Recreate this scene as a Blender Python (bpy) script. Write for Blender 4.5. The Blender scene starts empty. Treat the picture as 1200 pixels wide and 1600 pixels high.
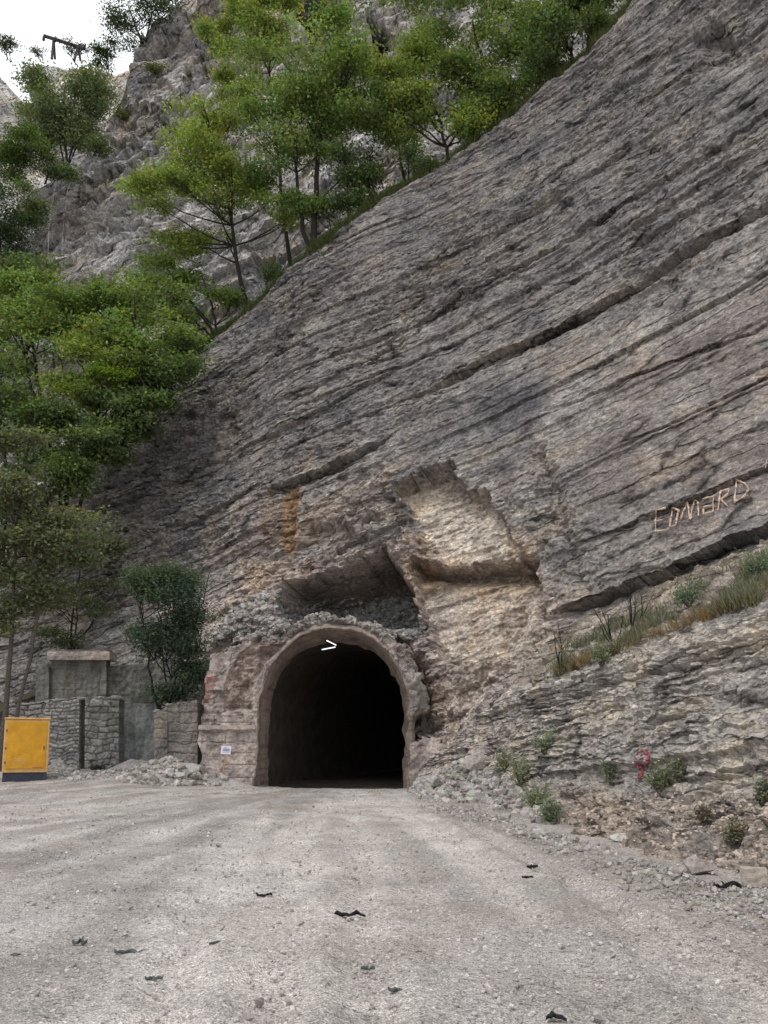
import bpy, math
import numpy as np

# ------------------------------------------------------------------ camera, sky, sun, exposure
F = 1200.0                      # focal length in photo pixels (photo is 1200 x 1600)
TH = math.atan(370.0 / F)       # upward pitch
CH = 1.6                        # eye height
SN, CS = math.sin(TH), math.cos(TH)
scene = bpy.context.scene
COL = scene.collection
cam_d = bpy.data.cameras.new("camera")
cam = bpy.data.objects.new("camera", cam_d)
COL.objects.link(cam)
cam.location = (0, 0, CH)
cam.rotation_euler = (math.pi / 2 + TH, 0, 0)
cam_d.sensor_fit = 'VERTICAL'
cam_d.sensor_height = 36.0
cam_d.lens = 36.0 * F / 1600.0
cam_d.clip_start = 0.1
cam_d.clip_end = 3000
scene.camera = cam

SUN_EL, SUN_AZ = math.radians(62), math.radians(-150)
world = bpy.data.worlds.new("World")
scene.world = world
world.use_nodes = True
wt = world.node_tree
wt.nodes.clear()
wo = wt.nodes.new('ShaderNodeOutputWorld')
wb = wt.nodes.new('ShaderNodeBackground')
sk = wt.nodes.new('ShaderNodeTexSky')
sk.sky_type = 'NISHITA'
sk.sun_disc = False
sk.sun_elevation = SUN_EL
sk.sun_rotation = SUN_AZ
sk.dust_density = 3.0
sk.air_density = 1.0
tc = wt.nodes.new('ShaderNodeTexCoord')
cn = wt.nodes.new('ShaderNodeTexNoise')
cn.inputs['Scale'].default_value = 3.2
cn.inputs['Detail'].default_value = 6
cn.inputs['Roughness'].default_value = 0.55
cr = wt.nodes.new('ShaderNodeValToRGB')
cr.color_ramp.elements[0].position = 0.36
cr.color_ramp.elements[0].color = (0.10, 0.10, 0.10, 1)
cr.color_ramp.elements[1].position = 0.50
cr.color_ramp.elements[1].color = (1, 1, 1, 1)
mx = wt.nodes.new('ShaderNodeMix')
mx.data_type = 'RGBA'
mx.inputs['B'].default_value = (12.5, 12.8, 13.3, 1)     # bright thin cloud
wt.links.new(tc.outputs['Generated'], cn.inputs['Vector'])
wt.links.new(cn.outputs['Fac'], cr.inputs['Fac'])
wt.links.new(cr.outputs['Color'], mx.inputs['Factor'])
wt.links.new(sk.outputs['Color'], mx.inputs['A'])
wt.links.new(mx.outputs['Result'], wb.inputs['Color'])
wb.inputs['Strength'].default_value = 0.10
wt.links.new(wb.outputs['Background'], wo.inputs['Surface'])

sun_d = bpy.data.lights.new("sun", 'SUN')
sun_d.energy = 1.3
sun_d.angle = math.radians(14)
sun_d.color = (1.0, 0.96, 0.90)
sun = bpy.data.objects.new("sun", sun_d)
COL.objects.link(sun)
# the sun stands behind the camera to its left
_sd = np.array([math.sin(SUN_AZ) * math.cos(SUN_EL), math.cos(SUN_AZ) * math.cos(SUN_EL), math.sin(SUN_EL)])
from mathutils import Vector
sun.rotation_euler = Vector(_sd.tolist()).to_track_quat('Z', 'Y').to_euler()
sun.location = (-20, -20, 60)
scene.view_settings.view_transform = 'Standard'
scene.view_settings.look = 'None'
scene.view_settings.gamma = 1.0
scene.view_settings.exposure = 0.0
scene.cycles.max_bounces = 5
scene.cycles.diffuse_bounces = 3
scene.cycles.transmission_bounces = 2

# ------------------------------------------------------------------ helpers
rng = np.random.default_rng(11)


def A(*a):
    return np.array(a, dtype=np.float64)


def project(P):
    x = P[..., 0]
    y = P[..., 1]
    z = P[..., 2] - CH
    d = y * CS + z * SN
    d = np.where(np.abs(d) < 1e-3, 1e-3, d)
    up = -y * SN + z * CS
    return 600 + F * x / d, 800 - F * up / d, d


def ray(u, v):
    c = (800.0 - v) / F
    return A((u - 600.0) / F, CS - c * SN, SN + c * CS)


def at(u, v, Y):
    r = ray(u, v)
    t = Y / r[1]
    return A(r[0] * t, Y, CH + r[2] * t)


def atz(u, v, z):
    r = ray(u, v)
    t = (z - CH) / r[2]
    return A(r[0] * t, r[1] * t, z)


def hsh(ix, iy, iz, seed):
    n = (ix * 374761393 + iy * 668265263 + iz * 1440662683 + seed * 974634777) & 0xFFFFFFFF
    n = ((n ^ (n >> 13)) * 1274126177) & 0xFFFFFFFF
    n = n ^ (n >> 16)
    return (n & 0xFFFFFF).astype(np.float64) / 16777215.0


def vn(P, seed=0):
    """value noise, -1..1"""
    fl = np.floor(P)
    f = P - fl
    i = fl.astype(np.int64)
    w = f * f * f * (f * (f * 6 - 15) + 10)
    r = 0
    for dx in (0, 1):
        wx = w[..., 0] if dx else 1 - w[..., 0]
        for dy in (0, 1):
            wy = w[..., 1] if dy else 1 - w[..., 1]
            for dz in (0, 1):
                wz = w[..., 2] if dz else 1 - w[..., 2]
                r = r + wx * wy * wz * hsh(i[..., 0] + dx, i[..., 1] + dy, i[..., 2] + dz, seed)
    return r * 2 - 1


def fbm(P, octv=4, seed=0, gain=0.5, lac=2.03):
    r = 0
    a = 1.0
    for k in range(octv):
        r = r + a * vn(P * (lac ** k) + 17.3 * k, seed + k)
        a *= gain
    return r


def worley(P, seed=0, jit=0.85):
    """nearest feature point: (cell hash a, cell hash b, offset from it, gap to the second nearest)"""
    Q = P - 0.5
    fl = np.floor(Q).astype(np.int64)
    best = np.full(P.shape[:-1], 1e9)
    sec = np.full(P.shape[:-1], 1e9)
    off = np.zeros(P.shape)
    ha = np.zeros(P.shape[:-1])
    hb = np.zeros(P.shape[:-1])
    for dx in (0, 1):
        for dy in (0, 1):
            for dz in (0, 1):
                i, j, k = fl[..., 0] + dx, fl[..., 1] + dy, fl[..., 2] + dz
                h1, h2, h3 = hsh(i, j, k, seed), hsh(i, j, k, seed + 101), hsh(i, j, k, seed + 202)
                o = P - (np.stack([i, j, k], -1) + 0.5 + jit * (np.stack([h1, h2, h3], -1) - 0.5))
                d = np.sqrt(np.sum(o * o, -1))
                m = d < best
                sec = np.where(m, best, np.minimum(sec, d))
                best = np.where(m, d, best)
                off = np.where(m[..., None], o, off)
                ha = np.where(m, (h1 * 7.13) % 1, ha)
                hb = np.where(m, (h2 * 5.71 + h3) % 1, hb)
    return ha, hb, off, sec - best


def facets(P, seed, tilt=1.0):
    """angular broken-rock relief: every cell is a tilted facet at its own height"""
    ha, hb, off, gap = worley(P, seed)
    return (ha * 2 - 1) * 0.6 + tilt * (off[..., 0] * (hb * 2 - 1) + off[..., 2] * (((hb * 3.7) % 1) * 1.6 - 1.1)), ha, gap


def ss(a, b, x):
    t = np.clip((x - a) / (b - a), 0, 1)
    return t * t * (3 - 2 * t)


def seg_dist(u, v, a, b):
    dx, dy = b[0] - a[0], b[1] - a[1]
    t = np.clip(((u - a[0]) * dx + (v - a[1]) * dy) / (dx * dx + dy * dy + 1e-9), 0, 1)
    return np.hypot(u - a[0] - t * dx, v - a[1] - t * dy)


def sdf(u, v, poly):
    """signed distance in px, positive inside"""
    d = np.full(u.shape, 1e9)
    ins = np.zeros(u.shape, bool)
    n = len(poly)
    for k in range(n):
        a, b = poly[k], poly[(k + 1) % n]
        d = np.minimum(d, seg_dist(u, v, a, b))
        if a[1] != b[1]:
            c = ((a[1] > v) != (b[1] > v)) & (u < (b[0] - a[0]) * (v - a[1]) / (b[1] - a[1]) + a[0])
            ins ^= c
    return np.where(ins, d, -d)


def line_y(u, pts):
    xs = [p[0] for p in pts]
    ys = [p[1] for p in pts]
    return np.interp(u, xs, ys)


def tag(o, label=None, cat=None, group=None, kind=None):
    if label:
        o['label'] = label
    if cat:
        o['category'] = cat
    if group:
        o['group'] = group
    if kind:
        o['kind'] = kind
    return o


def empty(name, loc, label, cat, group=None, kind=None):
    o = bpy.data.objects.new(name, None)
    COL.objects.link(o)
    o.location = [float(c) for c in loc]
    o.empty_display_size = 0.2
    return tag(o, label, cat, group, kind)


def mesh(name, V, Fc, mat, parent=None, col=None, alpha=None, vec=None, smooth=False, origin=None):
    """V (n,3); Fc an (m,k) array or list of arrays; parent's location is subtracted"""
    V = np.asarray(V, dtype=np.float64).reshape(-1, 3)
    if parent is not None:
        org = A(*parent.location)
    elif origin is not None:
        org = A(*origin)
    else:
        org = None
    if isinstance(Fc, np.ndarray):
        Fc = [Fc]
    Fc = [np.asarray(f, dtype=np.int32) for f in Fc if len(f)]
    tot = np.concatenate([np.full(len(f), f.shape[1], np.int32) for f in Fc])
    idx = np.concatenate([f.ravel() for f in Fc])
    me = bpy.data.meshes.new(name)
    me.vertices.add(len(V))
    W = V - org if org is not None else V
    me.vertices.foreach_set('co', W.astype(np.float32).ravel())
    me.loops.add(len(idx))
    me.loops.foreach_set('vertex_index', idx)
    me.polygons.add(len(tot))
    st = np.zeros(len(tot), np.int32)
    st[1:] = np.cumsum(tot)[:-1]
    me.polygons.foreach_set('loop_start', st)
    me.polygons.foreach_set('loop_total', tot)
    me.update(calc_edges=True)
    if smooth:
        me.polygons.foreach_set('use_smooth', np.ones(len(tot), bool))
    else:
        me.polygons.foreach_set('use_smooth', np.zeros(len(tot), bool))
    if col is not None:
        a = me.attributes.new('tint', 'FLOAT_COLOR', 'POINT')
        c = np.ones((len(V), 4), np.float32)
        c[:, :3] = col.reshape(-1, 3)
        if alpha is not None:
            c[:, 3] = np.asarray(alpha).ravel()
        a.data.foreach_set('color', c.ravel())
    if vec is not None:
        a = me.attributes.new('bedco', 'FLOAT_VECTOR', 'POINT')
        a.data.foreach_set('vector', np.asarray(vec, np.float32).ravel())
    me.materials.append(mat)
    o = bpy.data.objects.new(name, me)
    COL.objects.link(o)
    if parent is not None:
        o.parent = parent
    elif origin is not None:
        o.location = [float(c) for c in origin]
    return o


def grid_faces(ni, nj, keep=None):
    i, j = np.meshgrid(np.arange(ni - 1), np.arange(nj - 1), indexing='ij')
    a = i * nj + j
    f = np.stack([a, a + nj, a + nj + 1, a + 1], -1)
    if keep is not None:
        f = f[keep]
    return f.reshape(-1, 4)


def tube(pts, rad, sides=6, cap=True):
    """closed tube along pts -> V, list of faces"""
    pts = np.asarray(pts, float)
    n = len(pts)
    rad = np.broadcast_to(np.asarray(rad, float), (n,))
    tg = np.gradient(pts, axis=0)
    tg /= np.linalg.norm(tg, axis=1)[:, None] + 1e-9
    ref = np.where(np.abs(tg[:, 2:3]) < 0.9, A(0, 0, 1)[None], A(1, 0, 0)[None])
    a = np.cross(tg, ref)
    a /= np.linalg.norm(a, axis=1)[:, None] + 1e-9
    b = np.cross(tg, a)
    ang = np.linspace(0, 2 * np.pi, sides, endpoint=False)
    V = pts[:, None] + rad[:, None, None] * (np.cos(ang)[None, :, None] * a[:, None] + np.sin(ang)[None, :, None] * b[:, None])
    V = V.reshape(-1, 3)
    i, j = np.meshgrid(np.arange(n - 1), np.arange(sides), indexing='ij')
    p = i * sides + j
    q = i * sides + (j + 1) % sides
    Fq = np.stack([p, q, q + sides, p + sides], -1).reshape(-1, 4)
    return V, Fq


class Bag:
    """collects verts and faces of several shapes into one mesh"""
    def __init__(s):
        s.V, s.Q, s.T, s.n = [], [], [], 0
        s.C = []

    def add(s, V, Q=None, T=None, C=None):
        V = np.asarray(V, float).reshape(-1, 3)
        if Q is not None and len(Q):
            s.Q.append(np.asarray(Q) + s.n)
        if T is not None and len(T):
            s.T.append(np.asarray(T) + s.n)
        s.V.append(V)
        if C is not None:
            s.C.append(np.broadcast_to(C, (len(V), 3)))
        s.n += len(V)
        return s

    def tube(s, pts, rad, sides=6):
        V, Fq = tube(pts, rad, sides)
        return s.add(V, Fq)

    def box(s, lo, hi, bev=0.0, M=None):
        lo, hi = A(*lo), A(*hi)
        c = (lo + hi) / 2
        h = (hi - lo) / 2
        b = min(bev, h.min() * 0.45)
        V = []
        if b <= 0:
            for k in range(8):
                V.append([(1 if k & 1 else -1) * h[0], (1 if k & 2 else -1) * h[1], (1 if k & 4 else -1) * h[2]])
            Q = [[0, 2, 3, 1], [4, 5, 7, 6], [0, 1, 5, 4], [2, 6, 7, 3], [0, 4, 6, 2], [1, 3, 7, 5]]
            V = np.array(V)
            T = None
        else:
            # each corner gives three verts
            for k in range(8):
                sg = A(1 if k & 1 else -1, 1 if k & 2 else -1, 1 if k & 4 else -1)
                for ax in range(3):
                    e = h - b
                    e = e.copy()
                    e[ax] = h[ax]
                    V.append(sg * e)
            V = np.array(V)
            def id(k, ax): return k * 3 + ax
            Q = []
            T = []
            loops = {0: ([0, 2, 6, 4], [1, 5, 7, 3]), 1: ([0, 4, 5, 1], [2, 3, 7, 6]), 2: ([0, 1, 3, 2], [4, 6, 7, 5])}
            for ax in range(3):
                for lp in loops[ax]:
                    Q.append([id(k, ax) for k in lp])
            for k in range(8):
                for ax in range(3):
                    k2 = k ^ (1 << ax)
                    if k < k2:
                        o1, o2 = [q for q in range(3) if q != ax]
                        Q.append([id(k, o1), id(k2, o1), id(k2, o2), id(k, o2)])
                T.append([id(k, 0), id(k, 1), id(k, 2)])
        V = V + c
        if M is not None:
            V = M(V)
        return s.add(V, Q, T)

    def build(s, name, mat, parent=None, smooth=False, origin=None):
        Fc = []
        if s.Q:
            Fc.append(np.concatenate(s.Q))
        if s.T:
            Fc.append(np.concatenate(s.T))
        C = np.concatenate(s.C) if s.C else None
        return mesh(name, np.concatenate(s.V), Fc, mat, parent, col=C, smooth=smooth, origin=origin)


# ------------------------------------------------------------------ materials
def newmat(name):
    m = bpy.data.materials.new(name)
    m.use_nodes = True
    nt = m.node_tree
    b = nt.nodes['Principled BSDF']
    b.inputs['Specular IOR Level'].default_value = 0.2
    b.inputs['Roughness'].default_value = 0.9
    return m, nt, b


def nd(nt, t, **kw):
    n = nt.nodes.new(t)
    for k, v in kw.items():
        if k in n.inputs.keys() if hasattr(n.inputs, 'keys') else False:
            n.inputs[k].default_value = v
        else:
            setattr(n, k, v)
    return n


def ramp(nt, src, stops):
    r = nt.nodes.new('ShaderNodeValToRGB')
    e = r.color_ramp.elements
    while len(e) < len(stops):
        e.new(0.5)
    for k, (p, c) in enumerate(stops):
        e[k].position = p
        c = (c, c, c) if not isinstance(c, tuple) else c
        e[k].color = (*c, 1)
    nt.links.new(src, r.inputs['Fac'])
    return r.outputs['Color']


def noise(nt, vec, scale, detail=4, rough=0.6, dist=0.0):
    n = nt.nodes.new('ShaderNodeTexNoise')
    n.inputs['Scale'].default_value = scale
    n.inputs['Detail'].default_value = detail
    n.inputs['Roughness'].default_value = rough
    n.inputs['Distortion'].default_value = dist
    nt.links.new(vec, n.inputs['Vector'])
    return n.outputs['Fac']


def mul(nt, a, b, fac=1.0, mode='MULTIPLY'):
    m = nt.nodes.new('ShaderNodeMix')
    m.data_type = 'RGBA'
    m.blend_type = mode
    m.inputs['Factor'].default_value = fac
    for s, k in ((a, 'A'), (b, 'B')):
        if isinstance(s, tuple):
            m.inputs[k].default_value = (*s, 1)
        else:
            nt.links.new(s, m.inputs[k])
    return m.outputs['Result']


def scaled(nt, vec, sc, loc=(0, 0, 0)):
    m = nt.nodes.new('ShaderNodeMapping')
    m.inputs['Scale'].default_value = sc
    m.inputs['Location'].default_value = loc
    nt.links.new(vec, m.inputs['Vector'])
    return m.outputs['Vector']


def math_n(nt, op, a, b=None):
    m = nt.nodes.new('ShaderNodeMath')
    m.operation = op
    for k, s in enumerate((a, b)):
        if s is None:
            continue
        if isinstance(s, (int, float)):
            m.inputs[k].default_value = s
        else:
            nt.links.new(s, m.inputs[k])
    return m.outputs[0]


def bump(nt, h, dist, strength=1.0, prev=None):
    b = nt.nodes.new('ShaderNodeBump')
    b.inputs['Strength'].default_value = strength
    b.inputs['Distance'].default_value = dist
    nt.links.new(h, b.inputs['Height'])
    if prev is not None:
        nt.links.new(prev, b.inputs['Normal'])
    return b.outputs['Normal']


def rock_mat(name, s=1.0, bedding=True, contrast=1.0):
    """limestone: tint attribute times grain, laminae, cracks; s scales detail (1 = seen from 30 m)"""
    m, nt, b = newmat(name)
    at_ = nt.nodes.new('ShaderNodeAttribute')
    at_.attribute_name = 'tint'
    bc = nt.nodes.new('ShaderNodeAttribute')
    bc.attribute_name = 'bedco'
    vec = bc.outputs['Vector']
    lam = noise(nt, scaled(nt, vec, (1.3 * s, 1.3 * s, 5.0 * s)), 1.0, 6, 0.7)
    grain = noise(nt, scaled(nt, vec, (5.0 * s, 5.0 * s, 8.0 * s)), 1.0, 5, 0.8)
    patch = noise(nt, scaled(nt, vec, (0.35 * s, 0.35 * s, 0.6 * s)), 1.0, 6, 0.6)
    drip = noise(nt, scaled(nt, vec, (1.5 * s, 1.5 * s, 0.16 * s)), 1.0, 4, 0.6)
    gain = nt.nodes.new('ShaderNodeVectorMath')
    gain.operation = 'SCALE'
    gain.inputs['Scale'].default_value = 1.3
    nt.links.new(at_.outputs['Color'], gain.inputs[0])
    c = mul(nt, gain.outputs[0], ramp(nt, grain, [(0.30, 0.38), (0.45, 0.82), (0.56, 1.12), (0.70, 1.95)]), 1.0 * contrast)
    lm = nt.nodes.new('ShaderNodeMix')
    lm.data_type = 'RGBA'
    lm.blend_type = 'MULTIPLY'
    nt.links.new(math_n(nt, 'MULTIPLY', at_.outputs['Alpha'], 0.45 * contrast), lm.inputs['Factor'])
    nt.links.new(c, lm.inputs['A'])
    nt.links.new(ramp(nt, lam, [(0.32, 0.60), (0.46, 1.0), (0.70, 1.2)]), lm.inputs['B'])
    c = lm.outputs['Result']
    c = mul(nt, c, ramp(nt, patch, [(0.35, (0.76, 0.76, 0.79)), (0.52, (1.0, 1.0, 1.0)), (0.68, (1.22, 1.14, 1.02))]), 1.0)
    c = mul(nt, c, ramp(nt, drip, [(0.38, 0.72), (0.55, 1.0)]), 0.6)
    # hairline joints
    vo = nt.nodes.new('ShaderNodeTexVoronoi')
    vo.feature = 'DISTANCE_TO_EDGE'
    dn = nt.nodes.new('ShaderNodeTexNoise')
    dn.inputs['Scale'].default_value = 1.3 * s
    dn.inputs['Detail'].default_value = 3
    nt.links.new(vec, dn.inputs['Vector'])
    ad = nt.nodes.new('ShaderNodeVectorMath')
    ad.operation = 'MULTIPLY_ADD'
    nt.links.new(dn.outputs['Color'], ad.inputs[0])
    ad.inputs[1].default_value = (0.9 / s, 0.9 / s, 0.5 / s)
    nt.links.new(vec, ad.inputs[2])
    vs = scaled(nt, ad.outputs[0], (0.75 * s, 0.75 * s, 2.3 * s))
    nt.links.new(vs, vo.inputs['Vector'])
    vo.inputs['Scale'].default_value = 1.0
    crack = ramp(nt, vo.outputs['Distance'], [(0.0, 0.0), (0.035, 1.0)])
    c = mul(nt, c, ramp(nt, vo.outputs['Distance'], [(0.0, 0.45), (0.03, 1.0)]), 0.45 if bedding else 0.2)
    v2 = nt.nodes.new('ShaderNodeTexVoronoi')
    v2.feature = 'DISTANCE_TO_EDGE'
    v2.inputs['Randomness'].default_value = 0.9
    v2.inputs['Scale'].default_value = 1.0
    nt.links.new(scaled(nt, ad.outputs[0], (0.16 * s, 0.16 * s, 1.35 * s), (3.1, 1.7, 0.4)), v2.inputs['Vector'])
    jm = noise(nt, scaled(nt, vec, (0.5 * s, 0.5 * s, 0.9 * s), (9, 4, 2)), 1.0, 3, 0.6)
    jl = ramp(nt, v2.outputs['Distance'], [(0.0, 0.0), (0.05, 1.0)])
    jl = mul(nt, (1.0, 1.0, 1.0), jl, 1.0)
    jf = nt.nodes.new('ShaderNodeMix')
    jf.data_type = 'RGBA'
    nt.links.new(math_n(nt, 'MULTIPLY', ramp(nt, jm, [(0.42, 0.0), (0.50, 1.0)]), at_.outputs['Alpha']), jf.inputs['Factor'])
    jf.inputs['A'].default_value = (1, 1, 1, 1)
    nt.links.new(jl, jf.inputs['B'])
    if bedding:
        c = mul(nt, c, jf.outputs['Result'], 0.8)
    fc = nt.nodes.new('ShaderNodeTexVoronoi')
    fc.inputs['Scale'].default_value = 1.0
    nt.links.new(scaled(nt, ad.outputs[0], (2.3 * s, 2.3 * s, 4.6 * s)), fc.inputs['Vector'])
    sc3 = nt.nodes.new('ShaderNodeSeparateColor')
    nt.links.new(fc.outputs['Color'], sc3.inputs[0])
    c = mul(nt, c, ramp(nt, sc3.outputs[0], [(0.0, 0.78), (0.5, 1.0), (1.0, 1.3)]), 0.8)
    nt.links.new(c, b.inputs['Base Color'])
    h1 = bump(nt, crack, 0.05 / s, 0.5)
    h1 = bump(nt, jf.outputs['Result'], 0.14 / s, 0.8 if bedding else 0.0, h1)
    h1 = bump(nt, sc3.outputs[0], 0.10 / s, 0.8, h1)
    lamA = math_n(nt, 'MULTIPLY', lam, at_.outputs['Alpha'])
    h2 = bump(nt, lamA, 0.10 / s, 0.6 if bedding else 0.3, h1)
    h3 = bump(nt, grain, 0.17 / s, 1.0, h2)
    nt.links.new(h3, b.inputs['Normal'])
    return m


def plain_mat(name, col, var=0.3, scale=8.0, rough=0.9, bumpd=0.02, metallic=0.0, spec=0.2, detail=5, attr=False):
    m, nt, b = newmat(name)
    tcn = nt.nodes.new('ShaderNodeTexCoord')
    v = tcn.outputs['Object']
    n = noise(nt, v, scale, detail, 0.65)
    lo, hi = 1 - var, 1 + var
    base = col
    if attr:
        a_ = nt.nodes.new('ShaderNodeAttribute')
        a_.attribute_name = 'tint'
        base = a_.outputs['Color']
    c = mul(nt, base, ramp(nt, n, [(0.3, lo), (0.7, hi)]), 1.0)
    nt.links.new(c, b.inputs['Base Color'])
    b.inputs['Roughness'].default_value = rough
    b.inputs['Metallic'].default_value = metallic
    b.inputs['Specular IOR Level'].default_value = spec
    if bumpd:
        nt.links.new(bump(nt, n, bumpd, 0.8), b.inputs['Normal'])
    return m


def leaf_mat(name):
    m, nt, b = newmat(name)
    a_ = nt.nodes.new('ShaderNodeAttribute')
    a_.attribute_name = 'tint'
    nt.links.new(a_.outputs['Color'], b.inputs['Base Color'])
    b.inputs['Roughness'].default_value = 0.55
    b.inputs['Specular IOR Level'].default_value = 0.25
    tr = nt.nodes.new('ShaderNodeBsdfTranslucent')
    c = mul(nt, a_.outputs['Color'], (1.25, 1.25, 0.55), 1.0)
    nt.links.new(c, tr.inputs['Color'])
    ms = nt.nodes.new('ShaderNodeMixShader')
    ms.inputs[0].default_value = 0.38
    nt.links.new(b.outputs[0], ms.inputs[1])
    nt.links.new(tr.outputs[0], ms.inputs[2])
    nt.links.new(ms.outputs[0], nt.nodes['Material Output'].inputs['Surface'])
    return m


def concrete_mat(name, col, boards=True, stain=0.5):
    m, nt, b = newmat(name)
    tcn = nt.nodes.new('ShaderNodeTexCoord')
    v = tcn.outputs['Object']
    g = noise(nt, v, 9.0, 6, 0.75)
    p = noise(nt, v, 0.9, 5, 0.6)
    c = mul(nt, col, ramp(nt, g, [(0.3, 0.62), (0.5, 1.0), (0.7, 1.4)]), 1.0)
    c = mul(nt, c, ramp(nt, p, [(0.33, (0.62, 0.62, 0.60)), (0.5, (1, 1, 1)), (0.68, (1.2, 1.12, 1.0))]), stain + 0.3)
    dr = noise(nt, scaled(nt, v, (2.5, 2.5, 0.25)), 1.0, 4, 0.6)
    c = mul(nt, c, ramp(nt, dr, [(0.4, 0.6), (0.55, 1.0)]), stain)
    if boards:
        bl = noise(nt, scaled(nt, v, (0.25, 0.25, 5.0)), 1.0, 3, 0.6)
        c = mul(nt, c, ramp(nt, bl, [(0.36, 0.62), (0.44, 1.0), (0.62, 1.12)]), 0.8)
        h = bump(nt, bl, 0.06, 0.7)
    else:
        h = None
    nt.links.new(c, b.inputs['Base Color'])
    nt.links.new(bump(nt, g, 0.07, 0.9, h), b.inputs['Normal'])
    return m


def ground_mat():
    m, nt, b = newmat("gravel")
    a_ = nt.nodes.new('ShaderNodeAttribute')
    a_.attribute_name = 'tint'
    tcn = nt.nodes.new('ShaderNodeTexCoord')
    v = tcn.outputs['Object']
    fine = noise(nt, v, 75.0, 3, 0.7)
    mid = noise(nt, v, 17.0, 5, 0.75)
    big = noise(nt, v, 0.8, 5, 0.6)
    c = mul(nt, a_.outputs['Color'], ramp(nt, fine, [(0.32, 0.42), (0.5, 1.0), (0.66, 1.6)]), 1.0)
    c = mul(nt, c, ramp(nt, mid, [(0.30, 0.60), (0.45, 1.0), (0.7, 1.22)]), 1.0)
    c = mul(nt, c, ramp(nt, big, [(0.36, 0.82), (0.62, 1.14)]), 1.0)
    vo = nt.nodes.new('ShaderNodeTexVoronoi')
    nt.links.new(v, vo.inputs['Vector'])
    vo.inputs['Scale'].default_value = 34.0
    sel = nt.nodes.new('ShaderNodeSeparateColor')
    nt.links.new(vo.outputs['Color'], sel.inputs[0])
    c = mul(nt, c, ramp(nt, sel.outputs[0], [(0.0, 0.40), (0.10, 0.80), (0.16, 1.0), (0.80, 1.0), (0.90, 1.2), (1.0, 1.5)]), 0.8)
    vo2 = nt.nodes.new('ShaderNodeTexVoronoi')
    nt.links.new(v, vo2.inputs['Vector'])
    vo2.inputs['Scale'].default_value = 62.0
    se2 = nt.nodes.new('ShaderNodeSeparateColor')
    nt.links.new(vo2.outputs['Color'], se2.inputs[0])
    c = mul(nt, c, ramp(nt, se2.outputs[1], [(0.0, 0.45), (0.2, 0.9), (0.8, 1.05), (1.0, 1.4)]), 0.65)
    nt.links.new(c, b.inputs['Base Color'])
    h = bump(nt, mid, 0.014, 0.7)
    h = bump(nt, vo.outputs['Distance'], 0.016, 0.7, h)
    h = bump(nt, vo2.outputs['Distance'], 0.010, 0.7, h)
    nt.links.new(h, b.inputs['Normal'])
    return m


M_ROCK = rock_mat("layered_limestone", 1.0)
M_BANK = rock_mat("layered_limestone_near", 1.7)
M_FAR = rock_mat("weathered_limestone_far", 0.55)
M_SOIL = plain_mat("soil_and_litter", (0.06, 0.055, 0.035), 0.5, 3.0, bumpd=0.1)
M_GROUND = ground_mat()
M_CONC = concrete_mat("portal_concrete", (0.40, 0.34, 0.31))
M_GCONC = concrete_mat("grey_stub_concrete", (0.30, 0.275, 0.25), True, 0.9)
M_LINING = concrete_mat("lining_concrete", (0.36, 0.29, 0.25), True, 0.5)
M_OLDC = concrete_mat("old_grey_concrete", (0.20, 0.195, 0.178), True, 0.9)
M_DARK = plain_mat("shade_dark_tunnel_rock", (0.10, 0.082, 0.07), 0.4, 1.5, bumpd=0.1)  # darkness of the unlit tunnel is put into this colour
M_STONE = plain_mat("broken_stone", (0.3, 0.28, 0.26), 0.35, 14.0, bumpd=0.02, attr=True)
M_MASON = plain_mat("masonry_stone", (0.15, 0.145, 0.135), 0.4, 9.0, bumpd=0.03, attr=True)
M_LEAF = leaf_mat("leaves")
M_BARK = plain_mat("dark_bark", (0.035, 0.03, 0.025), 0.4, 12.0, bumpd=0.02)
M_BARK2 = plain_mat("pale_bark", (0.12, 0.105, 0.09), 0.4, 12.0, bumpd=0.02)
M_RED = plain_mat("faded_red_paint", (0.42, 0.12, 0.11), 0.3, 20.0, bumpd=0.0)
M_RED2 = plain_mat("dark_red_paint", (0.25, 0.05, 0.07), 0.4, 9.0, bumpd=0.0)
M_SCRATCH = plain_mat("pale_scratched_paint", (0.66, 0.49, 0.37), 0.3, 12.0, bumpd=0.0)
M_YELLOW = plain_mat("yellow_painted_steel", (0.58, 0.29, 0.012), 0.22, 2.5, rough=0.5, bumpd=0.002, spec=0.4)
M_YTRIM = plain_mat("worn_yellow_steel", (0.60, 0.36, 0.14), 0.18, 7.0, rough=0.6, bumpd=0.002)
M_NAVY = plain_mat("dark_plinth_steel", (0.045, 0.05, 0.07), 0.3, 6.0, rough=0.6, bumpd=0.003)
M_RUBBER = plain_mat("black_rubber", (0.018, 0.018, 0.02), 0.4, 20.0, rough=0.7, bumpd=0.01)
M_SCRAP = plain_mat("dusty_grey_plastic", (0.10, 0.115, 0.11), 0.5, 14.0, rough=0.8, bumpd=0.01)
M_WOOD = plain_mat("raw_wood", (0.45, 0.30, 0.17), 0.3, 18.0, bumpd=0.005)
M_GREYWOOD = plain_mat("weathered_beam", (0.07, 0.06, 0.065), 0.3, 5.0, bumpd=0.01)
M_SIGN = plain_mat("white_sign_board", (0.72, 0.72, 0.80), 0.05, 8.0, rough=0.5, bumpd=0.0)
M_INK = plain_mat("blue_ink", (0.10, 0.09, 0.30), 0.1, 8.0, rough=0.5, bumpd=0.0)
M_WIRE = plain_mat("pale_cable", (0.42, 0.40, 0.38), 0.1, 8.0, bumpd=0.0)
M_GRASS = leaf_mat("grass_blades")

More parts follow.
